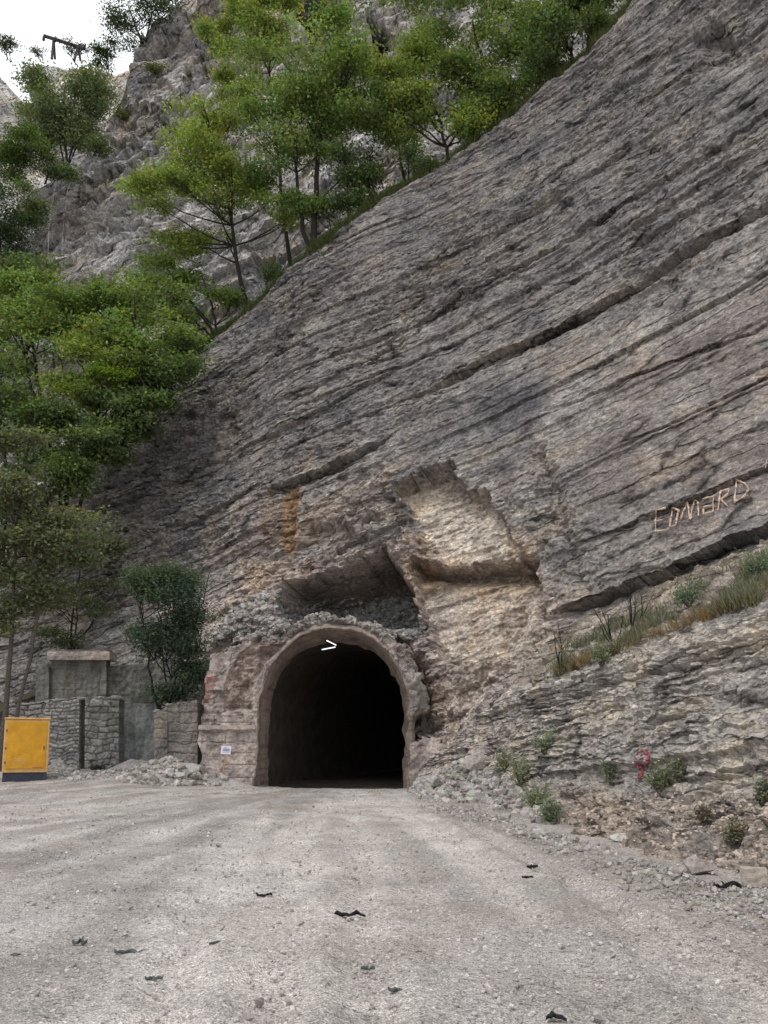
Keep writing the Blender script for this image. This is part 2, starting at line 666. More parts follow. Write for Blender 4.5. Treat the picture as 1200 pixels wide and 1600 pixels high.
# ------------------------------------------------------------------ rock surfaces
NB = A(-0.25, 0.05, 0.967)
NB /= np.linalg.norm(NB)
E1 = np.cross(NB, A(0, 1, 0))
E1 /= np.linalg.norm(E1)
E2 = np.cross(NB, E1)
NB2 = A(-0.62, 0.12, 0.78)
NB2 /= np.linalg.norm(NB2)
G1 = np.cross(NB2, A(0, 1, 0))
G1 /= np.linalg.norm(G1)
G2 = np.cross(NB2, G1)


def catmull(pts, n):
    pts = np.asarray(pts, float)
    P = np.vstack([2 * pts[0] - pts[1], pts, 2 * pts[-1] - pts[-2]])
    out = []
    k = len(pts) - 1
    for t in np.linspace(0, k - 1e-6, n):
        i = int(t)
        f = t - i
        p0, p1, p2, p3 = P[i:i + 4]
        out.append(0.5 * (2 * p1 + (p2 - p0) * f + (2 * p0 - 5 * p1 + 4 * p2 - p3) * f * f + (3 * p1 - p0 - 3 * p2 + p3) * f ** 3))
    return np.array(out)


def resample(C, du_fine, du_coarse, u0, u1, Hz=3.0):
    """resample plan curve so columns are dense where they stand in view"""
    out = [0.0]
    L = np.concatenate([[0], np.cumsum(np.linalg.norm(np.diff(C, axis=0), axis=1))])
    s = 0.0
    while s < L[-1]:
        x = np.interp(s, L, C[:, 0])
        y = np.interp(s, L, C[:, 1])
        u, _, d = project(A(x, y, Hz))
        fine = (u0 < u < u1) and d > 1
        s += du_fine if fine else du_coarse
        out.append(min(s, L[-1]))
    out = np.array(out)
    return np.stack([np.interp(out, L, C[:, 0]), np.interp(out, L, C[:, 1])], 1)


def layers(b, a, tmin, tmax, seed, blk=2.0, lo=-30, hi=90):
    """bed protrusion in -1..1 and position within the bed"""
    r = np.random.default_rng(seed)
    bd = lo + np.cumsum(r.uniform(tmin, tmax, int((hi - lo) / tmin)))
    k = np.searchsorted(bd, b)
    k = np.clip(k, 1, len(bd) - 1)
    fr = (b - bd[k - 1]) / (bd[k] - bd[k - 1])
    w = blk * (0.6 + hsh(k, k * 0, k * 0, seed + 3) * 1.2)
    q = np.floor(a / w + hsh(k, k * 0 + 1, k * 0, seed) * 9).astype(np.int64)
    pr = hsh(k, q, k * 0, seed + 5) * 2 - 1
    base = hsh(k, k * 0, k * 0 + 2, seed + 7) * 2 - 1
    return 0.5 * pr + 0.5 * base, fr


def columns(C, lean, sky, zmin, zmax, rows):
    """C (n,2) plan curve -> P (n, rows, 3), outward normal (n,2); height of each column from a skyline"""
    T = np.gradient(C, axis=0)
    T /= np.linalg.norm(T, axis=1)[:, None]
    N = np.stack([T[:, 1], -T[:, 0]], 1)       # right-hand side of travel left->right = towards camera
    zz = np.linspace(zmin, zmax, 600)
    B = C[:, None, :] - N[:, None, :] * (lean(zz))[None, :, None]
    P = np.concatenate([B, np.broadcast_to(zz[None, :, None], (len(C), 600, 1))], 2)
    u, v, d = project(P)
    inside = (v - line_y(u, sky)) > 0
    ok = inside & (d > 1)
    # first row where the skyline is crossed
    first = np.argmax(~ok & (zz[None] > zmin + 1), axis=1)
    none = ~np.any(~ok & (zz[None] > zmin + 1), axis=1)
    H = np.where(none, zmax, zz[first])
    H = np.convolve(np.pad(H, 4, mode='edge'), np.ones(9) / 9, 'valid')
    t = np.linspace(0, 1, rows)
    Z = zmin + (H - zmin)[:, None] * t[None]
    P = np.concatenate([C[:, None, :] - N[:, None, :] * lean(Z)[..., None], Z[..., None]], 2)
    return P, N, H


# ---- main cliff
SKY_MAIN = [(-400, 1010), (-100, 900), (0, 850), (90, 790), (130, 752), (215, 665), (300, 575), (335, 545), (400, 490), (450, 432), (500, 398),
            (560, 352), (640, 305), (700, 270), (760, 222), (815, 175), (850, 140), (920, 90), (1000, 0), (1240, -215), (1500, -440)]
lean_main = lambda z: 0.19 * np.maximum(z, 0)
SKY_MAIN = [(a, b - 30) for a, b in SKY_MAIN]
C0 = catmull([(-34, 50), (-22, 45.5), (-13, 41.5), (-7.5, 37.6), (-2, 35.6), (3, 33.6), (8, 30.0), (12.4, 26.2), (18, 21.5), (26, 14.5), (38, 4)], 400)
C0 = resample(C0, 0.042, 0.4, -20, 1330, 8.0)
ROWS = 640
P0, N0, H0 = columns(C0, lean_main, SKY_MAIN, -0.8, 62.0, ROWS)
U0, V0, D0 = project(P0)

jit = fbm(P0 * 1.3, 3, 50)
jit2 = fbm(P0 * A(1.3, 1.3, 1.3) + 31.0, 3, 70)
ju = U0 + 9 * jit
jv = V0 + 9 * jit2
disp = 0.26 * fbm(P0 * 0.16, 2, 1)
aa = P0 @ E1
bb = P0 @ NB + 0.05 * fbm(P0 * 0.35, 2, 5)
major, mfr = layers(bb, aa + 0.8 * jit, 1.3, 3.2, 21, 7.0)
minor, nfr = layers(bb + 0.02 * jit, aa + 0.5 * jit2, 0.22, 0.7, 22, 1.6)
# rough zones versus smooth slabs
rough = 0.6 + 0.5 * fbm(P0 * 0.22 + 9, 2, 90)
rough = np.clip(rough, 0.15, 1.3)
rough = rough * (1 - 0.75 * ss(-40, 60, sdf(ju, jv, [(610, 760), (600, 690), (900, 500), (1260, 430), (1260, 800), (950, 900), (860, 700)])))
rough = rough + 0.7 * ss(0, 60, sdf(ju, jv, [(90, 780), (330, 560), (430, 560), (380, 760), (330, 980), (0, 1020), (0, 850)]))
disp += 0.11 * major * (0.5 + 0.5 * rough) + 0.10 * (1 - mfr)
pat = ss(-0.35, 0.45, fbm(np.stack([aa * 0.22, P0 @ E2 * 0.22, bb * 0.8], -1), 3, 95))
disp += 0.09 * minor * rough * (0.4 + 0.6 * pat) + 0.07 * rough * pat * (1 - nfr)
q1 = P0 * A(1, 1, 1) @ np.stack([E1 * 2.1, E2 * 2.1, NB * 3.6], 1)
disp += 0.06 * (0.35 + rough) * fbm(q1, 3, 33) + 0.05 * (0.3 + rough) * vn(P0 * 8.0, 44)
qa = np.stack([aa * 0.75, P0 @ E2 * 0.75, bb * 1.7], -1) + 0.25 * jit[..., None]
fa, fh, fg = facets(qa, 301)
fb, fh2, fg2 = facets(qa * 2.6 + 11, 302)
brk = np.zeros(P0.shape[:2])
for pl_, w_, k_ in (([(400, 830), (600, 740), (620, 740), (700, 715), (860, 860), (880, 1060), (780, 1130), (700, 1240), (640, 1060), (330, 1010), (330, 920)], 30, 1.0),
                    ([(100, 760), (330, 560), (480, 420), (560, 420), (400, 640), (300, 800), (0, 1020), (0, 850)], 60, 0.7),
                    ([(820, 680), (860, 700), (900, 800), (925, 880), (950, 930), (900, 930), (850, 820)], 25, 0.7)):
    brk = np.maximum(brk, k_ * ss(-10, w_, sdf(U0, V0, pl_)))
brk = np.maximum(brk, 0.6 * (1 - ss(0, 3.0, H0[:, None] - P0[..., 2])))
fa_amt, fb_amt = 0.08 * rough + 0.18 * brk, 0.04 * rough + 0.08 * brk + 0.02
inner_ = np.maximum(ss(-4, 8, sdf(U0, V0, [(648, 900), (780, 890), (838, 885), (850, 1010), (720, 1050), (668, 980)])), ss(0, 8, sdf(U0, V0, [(625, 760), (690, 728), (700, 760), (660, 830), (640, 800)])))
disp += fa_amt * fa * (1 - 0.85 * inner_) + fb_amt * fb * (1 - 0.6 * inner_)
bju = U0 + 9 * (fh - 0.5) + 5 * (fh2 - 0.5)
bjv = V0 + 9 * (((fh * 3.3) % 1) - 0.5) + 5 * (((fh2 * 3.3) % 1) - 0.5)
inner0 = ss(-10, 10, sdf(U0, V0, [(430, 870), (600, 700), (700, 715), (860, 860), (870, 1060), (780, 1130), (640, 1060), (400, 1000)]))
inner0 = np.maximum(inner0, 0.6 * ss(-20, 20, sdf(U0, V0, [(620, 690), (860, 560), (1000, 640), (960, 760), (800, 800)])))
bnj = P0 @ NB + 0.03 * vn(P0 * 0.8, 98)
jr = np.random.default_rng(66)
lev = -6.0
while lev < 46:
    msk = ss(0.0, 0.3, fbm(np.stack([aa * 0.06 + lev * 3.3, P0 @ E2 * 0.05, bb * 0 + lev], -1), 2, 97))
    ee = lev - bnj
    msk = msk * (1 - 0.9 * inner0)
    disp -= jr.uniform(0.16, 0.42) * msk * np.where(ee > 0, np.exp(-np.maximum(ee, 0) / jr.uniform(0.045, 0.085)), 0)
    disp += 0.05 * msk * np.where(ee <= 0, np.exp(np.minimum(ee, 0) / 0.5), 0)
    lev += jr.uniform(0.6, 2.4)
disp -= 0.15 * (0.2 + rough) * ss(0.3, 0.5, fbm(q1 * 0.45 + 60, 3, 47))


def crack(pts, depth, below, above=0.0):
    """a bedding crack: rock above juts over a hollow that fades downwards (px distances)"""
    global disp
    us = A(*[p[0] for p in pts])
    yv = line_y(U0, pts) + 4 * jit
    e = V0 - yv
    en = ss(us.min() - 10, us.min() + 60, U0) * (1 - ss(us.max() - 60, us.max() + 10, U0))
    disp -= depth * en * np.where((e > 0), np.exp(-np.maximum(e, 0) / (below * (0.8 + 0.3 * fh))), 0) * (0.75 + 0.25 * ss(-0.3, 0.4, jit2 + 0.4))
    if above:
        disp += above * en * np.where(e <= 0, np.exp(np.minimum(e, 0) / 22.0), 0)


crack([(670, 615), (740, 578), (800, 548), (900, 498), (1000, 442), (1100, 378), (1280, 280)], 0.9, 9, 0.25)
crack([(520, 820), (560, 800)], 0.3, 6)
crack([(400, 775), (450, 755), (500, 735), (560, 708), (615, 680)], 0.9, 10, 0.25)
crack([(860, 965), (930, 940), (980, 920), (1020, 905), (1090, 875), (1150, 850), (1280, 795)], 1.1, 11, 0.35)
crack([(640, 510), (720, 470), (800, 425), (870, 385), (1000, 300), (1130, 225), (1280, 130)], 0.35, 6, 0.1)
crack([(700, 420), (790, 360), (900, 290), (1000, 225)], 0.3, 5)
crack([(150, 800), (220, 770), (300, 735), (390, 690), (480, 650), (560, 610), (640, 570)], 0.35, 6, 0.1)
crack([(240, 850), (330, 800), (420, 745)], 0.45, 7, 0.1)
crack([(420, 640), (520, 590), (600, 545), (700, 480)], 0.3, 5)
crack([(840, 650), (960, 600), (1060, 560), (1280, 470)], 0.25, 5)
crack([(940, 400), (1040, 350), (1150, 290), (1280, 225)], 0.28, 5)
crack([(560, 560), (650, 500), (760, 440), (830, 400)], 0.28, 5)
crack([(1000, 160), (1100, 90), (1280, -30)], 0.4, 8)
crack([(960, 120), (1040, 70)], 0.6, 20)

# big rock falls above the portal
cave = sdf(0.5 * bju + 0.5 * U0, 0.5 * bjv + 0.5 * V0, [(425, 945), (442, 905), (515, 888), (560, 868), (600, 846), (618, 875), (645, 920), (668, 985), (640, 1000), (560, 990), (470, 985), (430, 975)])
disp -= 4.6 * ss(0, 13, cave) * (1 - ss(935, 995, V0))
hood = sdf(bju, bjv, [(430, 880), (485, 815), (530, 812), (575, 835), (612, 850), (600, 862), (540, 888), (470, 905)])
disp -= 0.7 * ss(0, 14, hood) * (0.4 + 0.6 * (1 - ss(815, 900, V0)))
scar1 = sdf(bju, bjv, [(612, 755), (690, 722), (706, 722), (738, 768), (762, 762), (795, 830), (828, 868), (780, 876), (740, 880), (700, 886), (670, 860), (640, 800)])
disp -= ss(0, 4, scar1) * (1.5 * (1 - ss(722, 860, V0)) + 0.25 + 0.22 * fa)
scar2 = sdf(bju, bjv, [(640, 870), (700, 884), (780, 872), (838, 868), (850, 940), (852, 1000), (800, 1030), (720, 1055), (690, 1035), (668, 980), (648, 920)])
disp -= ss(0, 5, scar2) * (1.15 * (1 - ss(880, 915, V0)) + 0.8)
tri = sdf(ju, jv, [(600, 855), (640, 800), (660, 860), (700, 900), (665, 930), (655, 980), (640, 920)])
disp += 0.35 * ss(0, 12, tri)
strk = sdf(U0, V0, [(440, 765), (470, 752), (462, 850), (448, 870), (436, 850)])
disp -= 0.3 * ss(0, 10, strk)
hol = sdf(ju, jv, [(820, 680), (860, 700), (900, 800), (925, 880), (950, 930), (900, 930), (850, 820)])
disp -= 0.35 * ss(0, 25, hol)
top_h = sdf(ju, jv, [(1085, 40), (1140, 30), (1160, 80), (1120, 105), (1090, 95)])
disp -= 0.8 * ss(0, 12, top_h) * (1 - ss(50, 110, V0))
# round the skyline edge
tt = np.linspace(0, 1, ROWS)[None, :]
edge_m = (H0[:, None] - P0[..., 2])
disp -= 0.6 * (1 - ss(0, 2.0, edge_m)) ** 2 + 0.2 * (1 - ss(0, 1.2, edge_m)) * (1 + jit)
# hollow behind the portal
port = sdf(U0, V0, [(300, 1260), (305, 1040), (370, 1000), (440, 985), (600, 985), (660, 1035), (670, 1120), (700, 1160), (705, 1260)])
disp = disp * (1 - ss(-10, 30, port)) - 1.0 * ss(-15, 20, port)

nvec = np.zeros_like(P0)
nvec[..., 0] = N0[:, None, 0]
nvec[..., 1] = N0[:, None, 1]
nvec[..., 2] = 0.18
PD = P0 + nvec * disp[..., None]

# colours of the rock with some shade painted in
col = np.empty(P0.shape)
grey = A(0.40, 0.372, 0.348)
dark = A(0.215, 0.205, 0.205)
brown = A(0.335, 0.285, 0.25)
tan = A(0.74, 0.65, 0.55)
pink = A(0.52, 0.44, 0.395)
orange = A(0.42, 0.27, 0.15)
pale = A(0.42, 0.40, 0.365)


def mixc(c, k, w):
    return c * (1 - w[..., None]) + k * w[..., None]


n1 = fbm(P0 * A(0.25, 0.25, 0.16), 4, 200)
n2 = fbm(np.stack([aa * 0.3, P0 @ E2 * 0.3, bb * 0.9], -1), 4, 210)
n3 = fbm(P0 * A(0.9, 0.9, 0.22), 3, 220)
col[:] = grey
col = mixc(col, dark, ss(0.0, 0.8, n1) * 0.65)
col = mixc(col, dark, ss(0.1, 0.8, n3) * 0.45)
col = mixc(col, brown, ss(0.0, 0.7, n2) * 0.6)
up = sdf(ju, jv, [(420, 470), (1000, -40), (1300, -40), (1300, 250), (800, 560), (560, 700), (300, 850), (200, 800)])
col = mixc(col, A(0.20, 0.19, 0.192), ss(-80, 60, up) * 0.55)
col = mixc(col, A(0.165, 0.158, 0.168), ss(-10, 40, sdf(ju, jv, [(605, 765), (620, 680), (760, 590), (880, 560), (860, 680), (800, 790), (700, 725)])) * 0.85)
col = mixc(col, A(0.30, 0.26, 0.242), ss(0, 60, sdf(ju, jv, [(900, 560), (1260, 400), (1260, 830), (1000, 900), (880, 760)])) * 0.7)
col = mixc(col, brown * 1.25, ss(0, 60, sdf(ju, jv, [(400, 780), (620, 690), (640, 800), (600, 850), (430, 900), (300, 940), (280, 860)])) * 0.75)
col = mixc(col, pale, ss(0.25, 0.7, fbm(P0 * 0.5 + 40, 3, 230)) * 0.35)
col = mixc(col, pink, ss(-30, 10, sdf(ju, jv, [(300, 960), (400, 900), (640, 850), (690, 800), (830, 860), (870, 960), (880, 1080), (790, 1130), (760, 1200), (700, 1260), (300, 1260)])) * 0.95)
rp = ss(-20, 25, sdf(ju, jv, [(668, 990), (860, 960), (875, 1060), (800, 1120), (750, 1190), (690, 1250), (640, 1240), (650, 1120), (675, 1080)]))
col = mixc(col, A(0.62, 0.53, 0.46), rp * 0.9)
col = mixc(col, tan, ss(-2, 8, scar1) * 0.95)
col = mixc(col, A(0.40, 0.32, 0.24), ss(0, 12, scar2) * (1 - ss(905, 950, V0)))  # brown band paints the shadow beneath the upper scar
col = mixc(col, tan * 0.92, ss(0, 12, scar2) * ss(905, 950, V0) * 0.85)
col = mixc(col, orange, ss(-4, 6, strk) * 0.85)
col = mixc(col, orange * 0.9, ss(0.3, 0.9, fbm(P0 * A(0.8, 0.8, 0.3) + 77, 3, 240)) * 0.4 * ss(-60, 60, sdf(U0, V0, [(300, 760), (620, 680), (900, 860), (860, 1100), (300, 1100)])))
col = mixc(col, orange, ss(0.1, 0.6, vn(P0 * 0.8, 260)) * 0.35 * ss(0, 30, sdf(ju, jv, [(900, 640), (1040, 570), (1060, 610), (920, 680)])))
col = mixc(col, orange * 0.8, ss(10, 25, sdf(ju, jv, [(815, 900), (850, 900), (865, 1040), (830, 1040)])) * 0.6)
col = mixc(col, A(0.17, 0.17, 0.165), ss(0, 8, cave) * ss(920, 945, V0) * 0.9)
col = mixc(col, A(0.17, 0.14, 0.12), ss(0, 8, cave) * (1 - ss(905, 935, V0)) * 0.8)  # cave roof darkened in colour for the shade under the overhang
col *= (0.92 + 0.10 * minor)[..., None]
moss = ss(0, 70, sdf(ju, jv, [(-50, 800), (90, 800), (250, 800), (200, 1000), (60, 1100), (-50, 1100)]))
col = mixc(col, A(0.10, 0.105, 0.08), moss * 0.2 * ss(-0.3, 0.5, n1))

bed0 = np.stack([PD @ E1, PD @ E2, PD @ NB], -1)
# dig the opening for the tunnel
um, vm = U0[:-1, :-1], V0[:-1, :-1]
keep = sdf(um, vm, [(385, 1300), (385, 1100), (400, 1050), (450, 1000), (525, 980), (590, 995), (640, 1050), (655, 1110), (655, 1300)]) < 0
alp = 1 - 0.9 * np.maximum(ss(-4, 6, scar1), ss(-4, 6, scar2)) - 0.0
alp = np.minimum(alp, 1 - 0.6 * inner0)
alp = np.minimum(alp, 1 - 0.7 * rp)
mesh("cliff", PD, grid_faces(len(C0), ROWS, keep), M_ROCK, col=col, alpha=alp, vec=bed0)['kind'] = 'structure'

# ---- wooded terrace running back from the cliff's upper edge
nr = 36
step = 6
Ed = PD[::step, -1, :]
Nd = N0[::step]
rr = np.linspace(0, 1, nr) ** 1.5 * 26.0
PT = np.zeros((len(Ed), nr, 3))
PT[..., 0] = Ed[:, None, 0] - Nd[:, None, 0] * rr[None]
PT[..., 1] = Ed[:, None, 1] - Nd[:, None, 1] * rr[None]
PT[..., 2] = Ed[:, None, 2] + 0.50 * rr[None] - 0.02
tn = fbm(PT * 0.35, 4, 300)
PT[..., 2] += 0.9 * tn * ss(0, 5, rr)[None] + 0.15 * vn(PT * 2.0, 305) * ss(0, 1, rr)[None]
mesh("terrace", PT, grid_faces(len(Ed), nr), M_SOIL, smooth=True)['kind'] = 'structure'

# ---- back cliff, far cliff and the left bluff
def far_cliff(name, pts, lean_k, sky, zmin, zmax, rows, fine, amp, seed, feats=(), tone=1.0, u0=-80, u1=760, grassy=()):
    C = resample(catmull(pts, 300), fine, 1.5, u0, u1, 30.0)
    P, N, H = columns(C, lambda z: lean_k * np.maximum(z - zmin, 0), sky, zmin, zmax, rows)
    U, V, D = project(P)
    a = P @ G1
    b = P @ NB2
    j = fbm(P * 0.6, 3, seed)
    mj, f1 = layers(b + 0.5 * j, a + 2 * j, 2.5, 6.5, seed + 1, 14.0, -120, 160)
    mi, f2 = layers(b + 0.2 * j, a + j, 0.5, 1.5, seed + 2, 3.0, -120, 160)
    d = amp * (1.6 * fbm(P * 0.08, 3, seed + 3) + 0.9 * mj + 0.5 * (1 - f1) + 0.28 * mi + 0.16 * (1 - f2) + 0.14 * fbm(P * 0.9, 3, seed + 4) + 0.06 * vn(P * 4, seed + 9) - 0.7 * ss(0.25, 0.5, fbm(P * A(0.35, 0.35, 0.07), 2, seed + 12)))
    c = np.empty(P.shape)
    c[:] = A(0.52, 0.495, 0.48) * tone
    c = mixc(c, A(0.24, 0.235, 0.245) * tone, ss(-0.1, 0.8, fbm(P * A(0.16, 0.16, 0.10), 4, seed + 5)) * 0.7)
    c = mixc(c, A(0.42, 0.365, 0.31) * tone, ss(0.15, 0.8, fbm(P * 0.2 + 30, 3, seed + 6)) * 0.6)
    uj, vj = U + 7 * j, V + 7 * j
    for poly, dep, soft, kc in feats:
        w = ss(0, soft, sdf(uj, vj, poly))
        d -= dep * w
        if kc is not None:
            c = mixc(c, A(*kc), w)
    qf = np.stack([a * 0.28, P @ G2 * 0.28, b * 0.5], -1) + 0.2 * j[..., None]
    f_a, h_a, _g = facets(qf, seed + 31)
    f_b, h_b, _g = facets(qf * 2.7, seed + 32)
    d += amp * (0.9 * f_a + 0.18 * f_b)
    c *= (0.85 + 0.3 * h_a)[..., None]
    em = H[:, None] - P[..., 2]
    d -= 2.0 * (1 - ss(0, 4, em)) ** 2
    nv = np.zeros_like(P)
    nv[..., 0] = N[:, None, 0]
    nv[..., 1] = N[:, None, 1]
    nv[..., 2] = 0.25
    Pd = P + nv * d[..., None]
    # a short top running back
    back = Pd[:, -1:, :].repeat(3, 1)
    for q, rb in enumerate((2.0, 8.0, 25.0)):
        back[:, q, 0] -= N[:, 0] * rb
        back[:, q, 1] -= N[:, 1] * rb
        back[:, q, 2] += 0.02 * rb
    Pf = np.concatenate([Pd, back], 1)
    cf = np.concatenate([c, c[:, -1:].repeat(3, 1)], 1)
    vf = np.stack([Pf @ G1, Pf @ G2, Pf @ NB2], -1)
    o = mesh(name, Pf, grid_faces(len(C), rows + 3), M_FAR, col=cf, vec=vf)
    o['kind'] = 'structure'
    return Pd, U, V


drygrass = (0.34, 0.27, 0.13)
SKY_BACK = [(-60, 470), (5, 440), (22, 385), (60, 330), (88, 292), (112, 250), (140, 215), (155, 180), (170, 125), (185, 95), (205, 78), (232, 50), (262, 25), (300, -5), (345, -40), (500, -150), (900, -320)]
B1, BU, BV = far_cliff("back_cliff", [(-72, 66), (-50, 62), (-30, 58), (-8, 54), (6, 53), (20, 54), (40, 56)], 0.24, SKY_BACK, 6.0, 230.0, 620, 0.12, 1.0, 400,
    feats=[([(236, 190), (262, 160), (300, 152), (302, 172), (270, 180), (256, 205)], 2.5, 4, None),
           ([(430, -20), (540, -20), (535, 10), (505, 30), (480, 50), (455, 20)], 3.5, 8, (0.07, 0.062, 0.06)),  # this and the next cave mouth painted near-black as shade
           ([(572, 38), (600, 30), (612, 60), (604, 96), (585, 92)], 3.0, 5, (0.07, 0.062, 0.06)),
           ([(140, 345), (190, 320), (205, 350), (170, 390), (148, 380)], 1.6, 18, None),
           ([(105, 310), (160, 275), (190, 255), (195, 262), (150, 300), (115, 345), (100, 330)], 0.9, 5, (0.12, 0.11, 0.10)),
           ([(136, 310), (160, 290), (190, 262), (200, 255), (190, 275), (160, 300), (140, 322)], 0.2, 5, drygrass),
           ([(96, 250), (130, 225), (172, 190), (160, 215), (125, 243), (100, 258)], 0.0, 5, drygrass),
           ([(270, 130), (300, 90), (345, 50), (350, 62), (310, 110), (280, 150)], 1.0, 5, (0.16, 0.14, 0.09)),
           ([(330, 380), (480, 360), (600, 240), (640, 210), (640, 270), (560, 330), (420, 430)], 0.0, 30, (0.34, 0.29, 0.25))])
SKY_FAR = [(-300, 100), (-30, 92), (20, 92), (40, 88), (78, 88), (90, 92), (170, 96), (300, 96), (400, 96)]
B2, _, _ = far_cliff("far_cliff", [(-70, 108), (-50, 102), (-30, 98), (-10, 97)], 0.08, SKY_FAR, 10.0, 180.0, 420, 0.2, 0.6, 500, tone=1.15, u0=-60, u1=320,
    feats=[([(15, 100), (60, 180), (80, 300), (40, 420), (-10, 420), (50, 300), (40, 200)], 1.5, 20, (0.09, 0.095, 0.07))])
SKY_LB = [(-300, 40), (-60, 55), (0, 82), (15, 92), (30, 118), (42, 150), (52, 200), (70, 260), (84, 330), (95, 430), (110, 600)]
B3, _, _ = far_cliff("left_bluff", [(-62, 80), (-50, 82), (-42, 84), (-36, 88)], 0.22, SKY_LB, 8.0, 180.0, 380, 0.16, 0.6, 600, tone=1.1, u0=-60, u1=130)

# ---- valley slope under the left trees
xs = np.linspace(-75, 10, 90)
ys = np.linspace(44, 100, 60)
X, Y = np.meshgrid(xs, ys, indexing='ij')
Z = 3 + (Y - 44) * 0.42 + 0.16 * np.maximum(-X - 22, 0) * 0.6 + 0.45 * np.maximum(X + 22, 0)
PS = np.stack([X, Y, Z], -1)
PS[..., 2] += 1.5 * fbm(PS * 0.12, 4, 700)
mesh("hillside", PS, grid_faces(90, 60), M_SOIL, smooth=True)['kind'] = 'structure'

# ------------------------------------------------------------------ ground
TRK = [[atz(u, v, 0)[:2] for u, v in pl] for pl in (
    [(720, 1290), (800, 1330), (880, 1372), (960, 1420), (1060, 1490), (1190, 1590)],
    [(600, 1250), (660, 1275), (700, 1300), (760, 1360), (850, 1450), (980, 1595)],
    [(505, 1250), (480, 1300), (460, 1400), (420, 1595)],
    [(550, 1250), (560, 1300), (565, 1400), (590, 1595)],
    [(440, 1245), (380, 1300), (330, 1400), (240, 1595)],
    [(470, 1240), (300, 1260), (150, 1290), (0, 1330)],
    [(480, 1245), (330, 1275), (200, 1320), (0, 1400)],
    [(440, 1240), (220, 1245), (0, 1255)])]


def ground_z(x, y):
    x = np.asarray(x, float)
    y = np.asarray(y, float)
    z = 0.75 * ss(3, 12, -x) * ss(22, 36, y)
    z = z + 0.35 * ss(35.5, 40, y) * ss(8, 9, -x) * 0
    return z


def pile_z(x, y):
    """rubble heap left of the portal"""
    a = np.hypot((x + 8.9) / 1.9, (y - 33.6) / 1.5)
    b = np.hypot((x + 10.8) / 1.5, (y - 35.2) / 1.0)
    c = np.hypot((x + 6.6) / 1.8, (y - 33.0) / 0.7)
    e = np.hypot((x + 13.9) / 1.0, (y - 34.2) / 0.9)
    return 0.75 * ss(0, 1, 1 - a) + 0.5 * ss(0, 1, 1 - b) + 0.28 * ss(0, 1, 1 - c) + 0.5 * ss(0, 1, 1 - e)


gx = np.concatenate([[-600, -200, -80, -50, -36], np.linspace(-26, 14, 560), [20, 30, 50, 80, 200, 600]])
yy_ = [-3.0]
while yy_[-1] < 42:
    yy_.append(yy_[-1] + max(0.03, 0.0045 * max(yy_[-1], 0)))
gy = np.concatenate([[-600, -150, -40, -15, -6], yy_, [46, 60, 90, 160, 300, 700]])
X, Y = np.meshgrid(gx, gy, indexing='ij')
PG = np.stack([X, Y, X * 0], -1)
core = ((X > -27) & (X < 15) & (Y > -5) & (Y < 43)).astype(float)
PG[..., 2] = ground_z(X, Y) + pile_z(X, Y)
g1 = fbm(PG * A(0.45, 0.45, 1), 3, 800)
g2 = fbm(PG * A(3.2, 3.2, 1), 3, 810)
wx = X + 0.25 * g1
td = np.full(X.shape, 9.0)
hgt = np.zeros(X.shape)
for k, t in enumerate(TRK):
    dd = np.full(X.shape, 9.0)
    for a, b in zip(t[:-1], t[1:]):
        dd = np.minimum(dd, seg_dist(X, Y + 0 * X, a, b))
    dd = dd + 0.06 * g2 + 0.10 * g1
    td = np.minimum(td, dd)
    wgt = 1.0 if k == 0 else 0.7
    dd = dd + 0.0
    wgt = 1.5 if k == 0 else 0.7
    hgt += wgt * (0.45 + 0.55 * ss(-0.5, 0.5, g1)) * (-0.040 * np.exp(-(dd / 0.16) ** 2) + 0.045 * np.exp(-((dd - 0.34) / 0.12) ** 2))
pr_ = (X + 1.9) / (np.abs(39.0 - Y) + 2.0)
stv = np.stack([pr_ * 26.0, Y * 0.07, X * 0], -1)
stk = fbm(stv, 3, 860) * (Y < 38) * (Y > -4)
PG[..., 2] += core * (0.03 * g1 + 0.009 * g2 + 0.014 * stk * (0.4 + 0.04 * Y) + 0.008 * vn(PG * A(14, 14, 1), 820) + hgt)
PG[..., 2] += 0.16 * pile_z(X, Y) * vn(PG * A(3, 3, 1), 830)
PG[..., 2] -= 0.02
PG[..., 2] -= 1.5 * ss(34.8, 35.6, Y) * ss(-6.0, -5.0, X) * (1 - ss(60, 80, X)) * (1 - ss(110, 130, Y))
gc = np.empty(PG.shape)
gc[:] = A(0.372, 0.346, 0.328)
gc = mixc(gc, A(0.62, 0.575, 0.54), ss(0.7, 0.1, td) * 0.40 if False else (1 - ss(0.05, 0.6, td)) * 0.62 * (0.5 + 0.5 * ss(-0.7, 0.4, g1)))
berm = np.exp(-((td - 0.75) / 0.22) ** 2)
gc = mixc(gc, A(0.27, 0.245, 0.225), berm * 0.5)
gc = mixc(gc, A(0.27, 0.245, 0.225), ss(0.0, 0.7, stk) * 0.7)
gc = mixc(gc, A(0.56, 0.515, 0.48), ss(0.0, 0.7, -stk) * 0.6)
lane = np.exp(-((X + 0.035 * (34 - Y) + 0.4 * g1) / (1.1 + 0.03 * Y)) ** 2)
gc = mixc(gc, A(0.56, 0.515, 0.48), lane * 0.45 * (Y < 36))
gc = mixc(gc, A(0.30, 0.268, 0.248), ss(0.0, 0.8, g1) * 0.3)
gc = mixc(gc, A(0.36, 0.29, 0.24), ss(0.2, 0.9, fbm(PG * A(0.7, 0.7, 1) + 50, 3, 840)) * 0.3)
gc = mixc(gc, A(0.50, 0.47, 0.45), ss(0.1, 0.8, fbm(PG * A(1.6, 0.4, 1) + 70, 3, 845)) * 0.4)
gc = mixc(gc, A(0.30, 0.265, 0.235), ss(1.0, 2.6, X + 0.5 * g1) * 0.55)
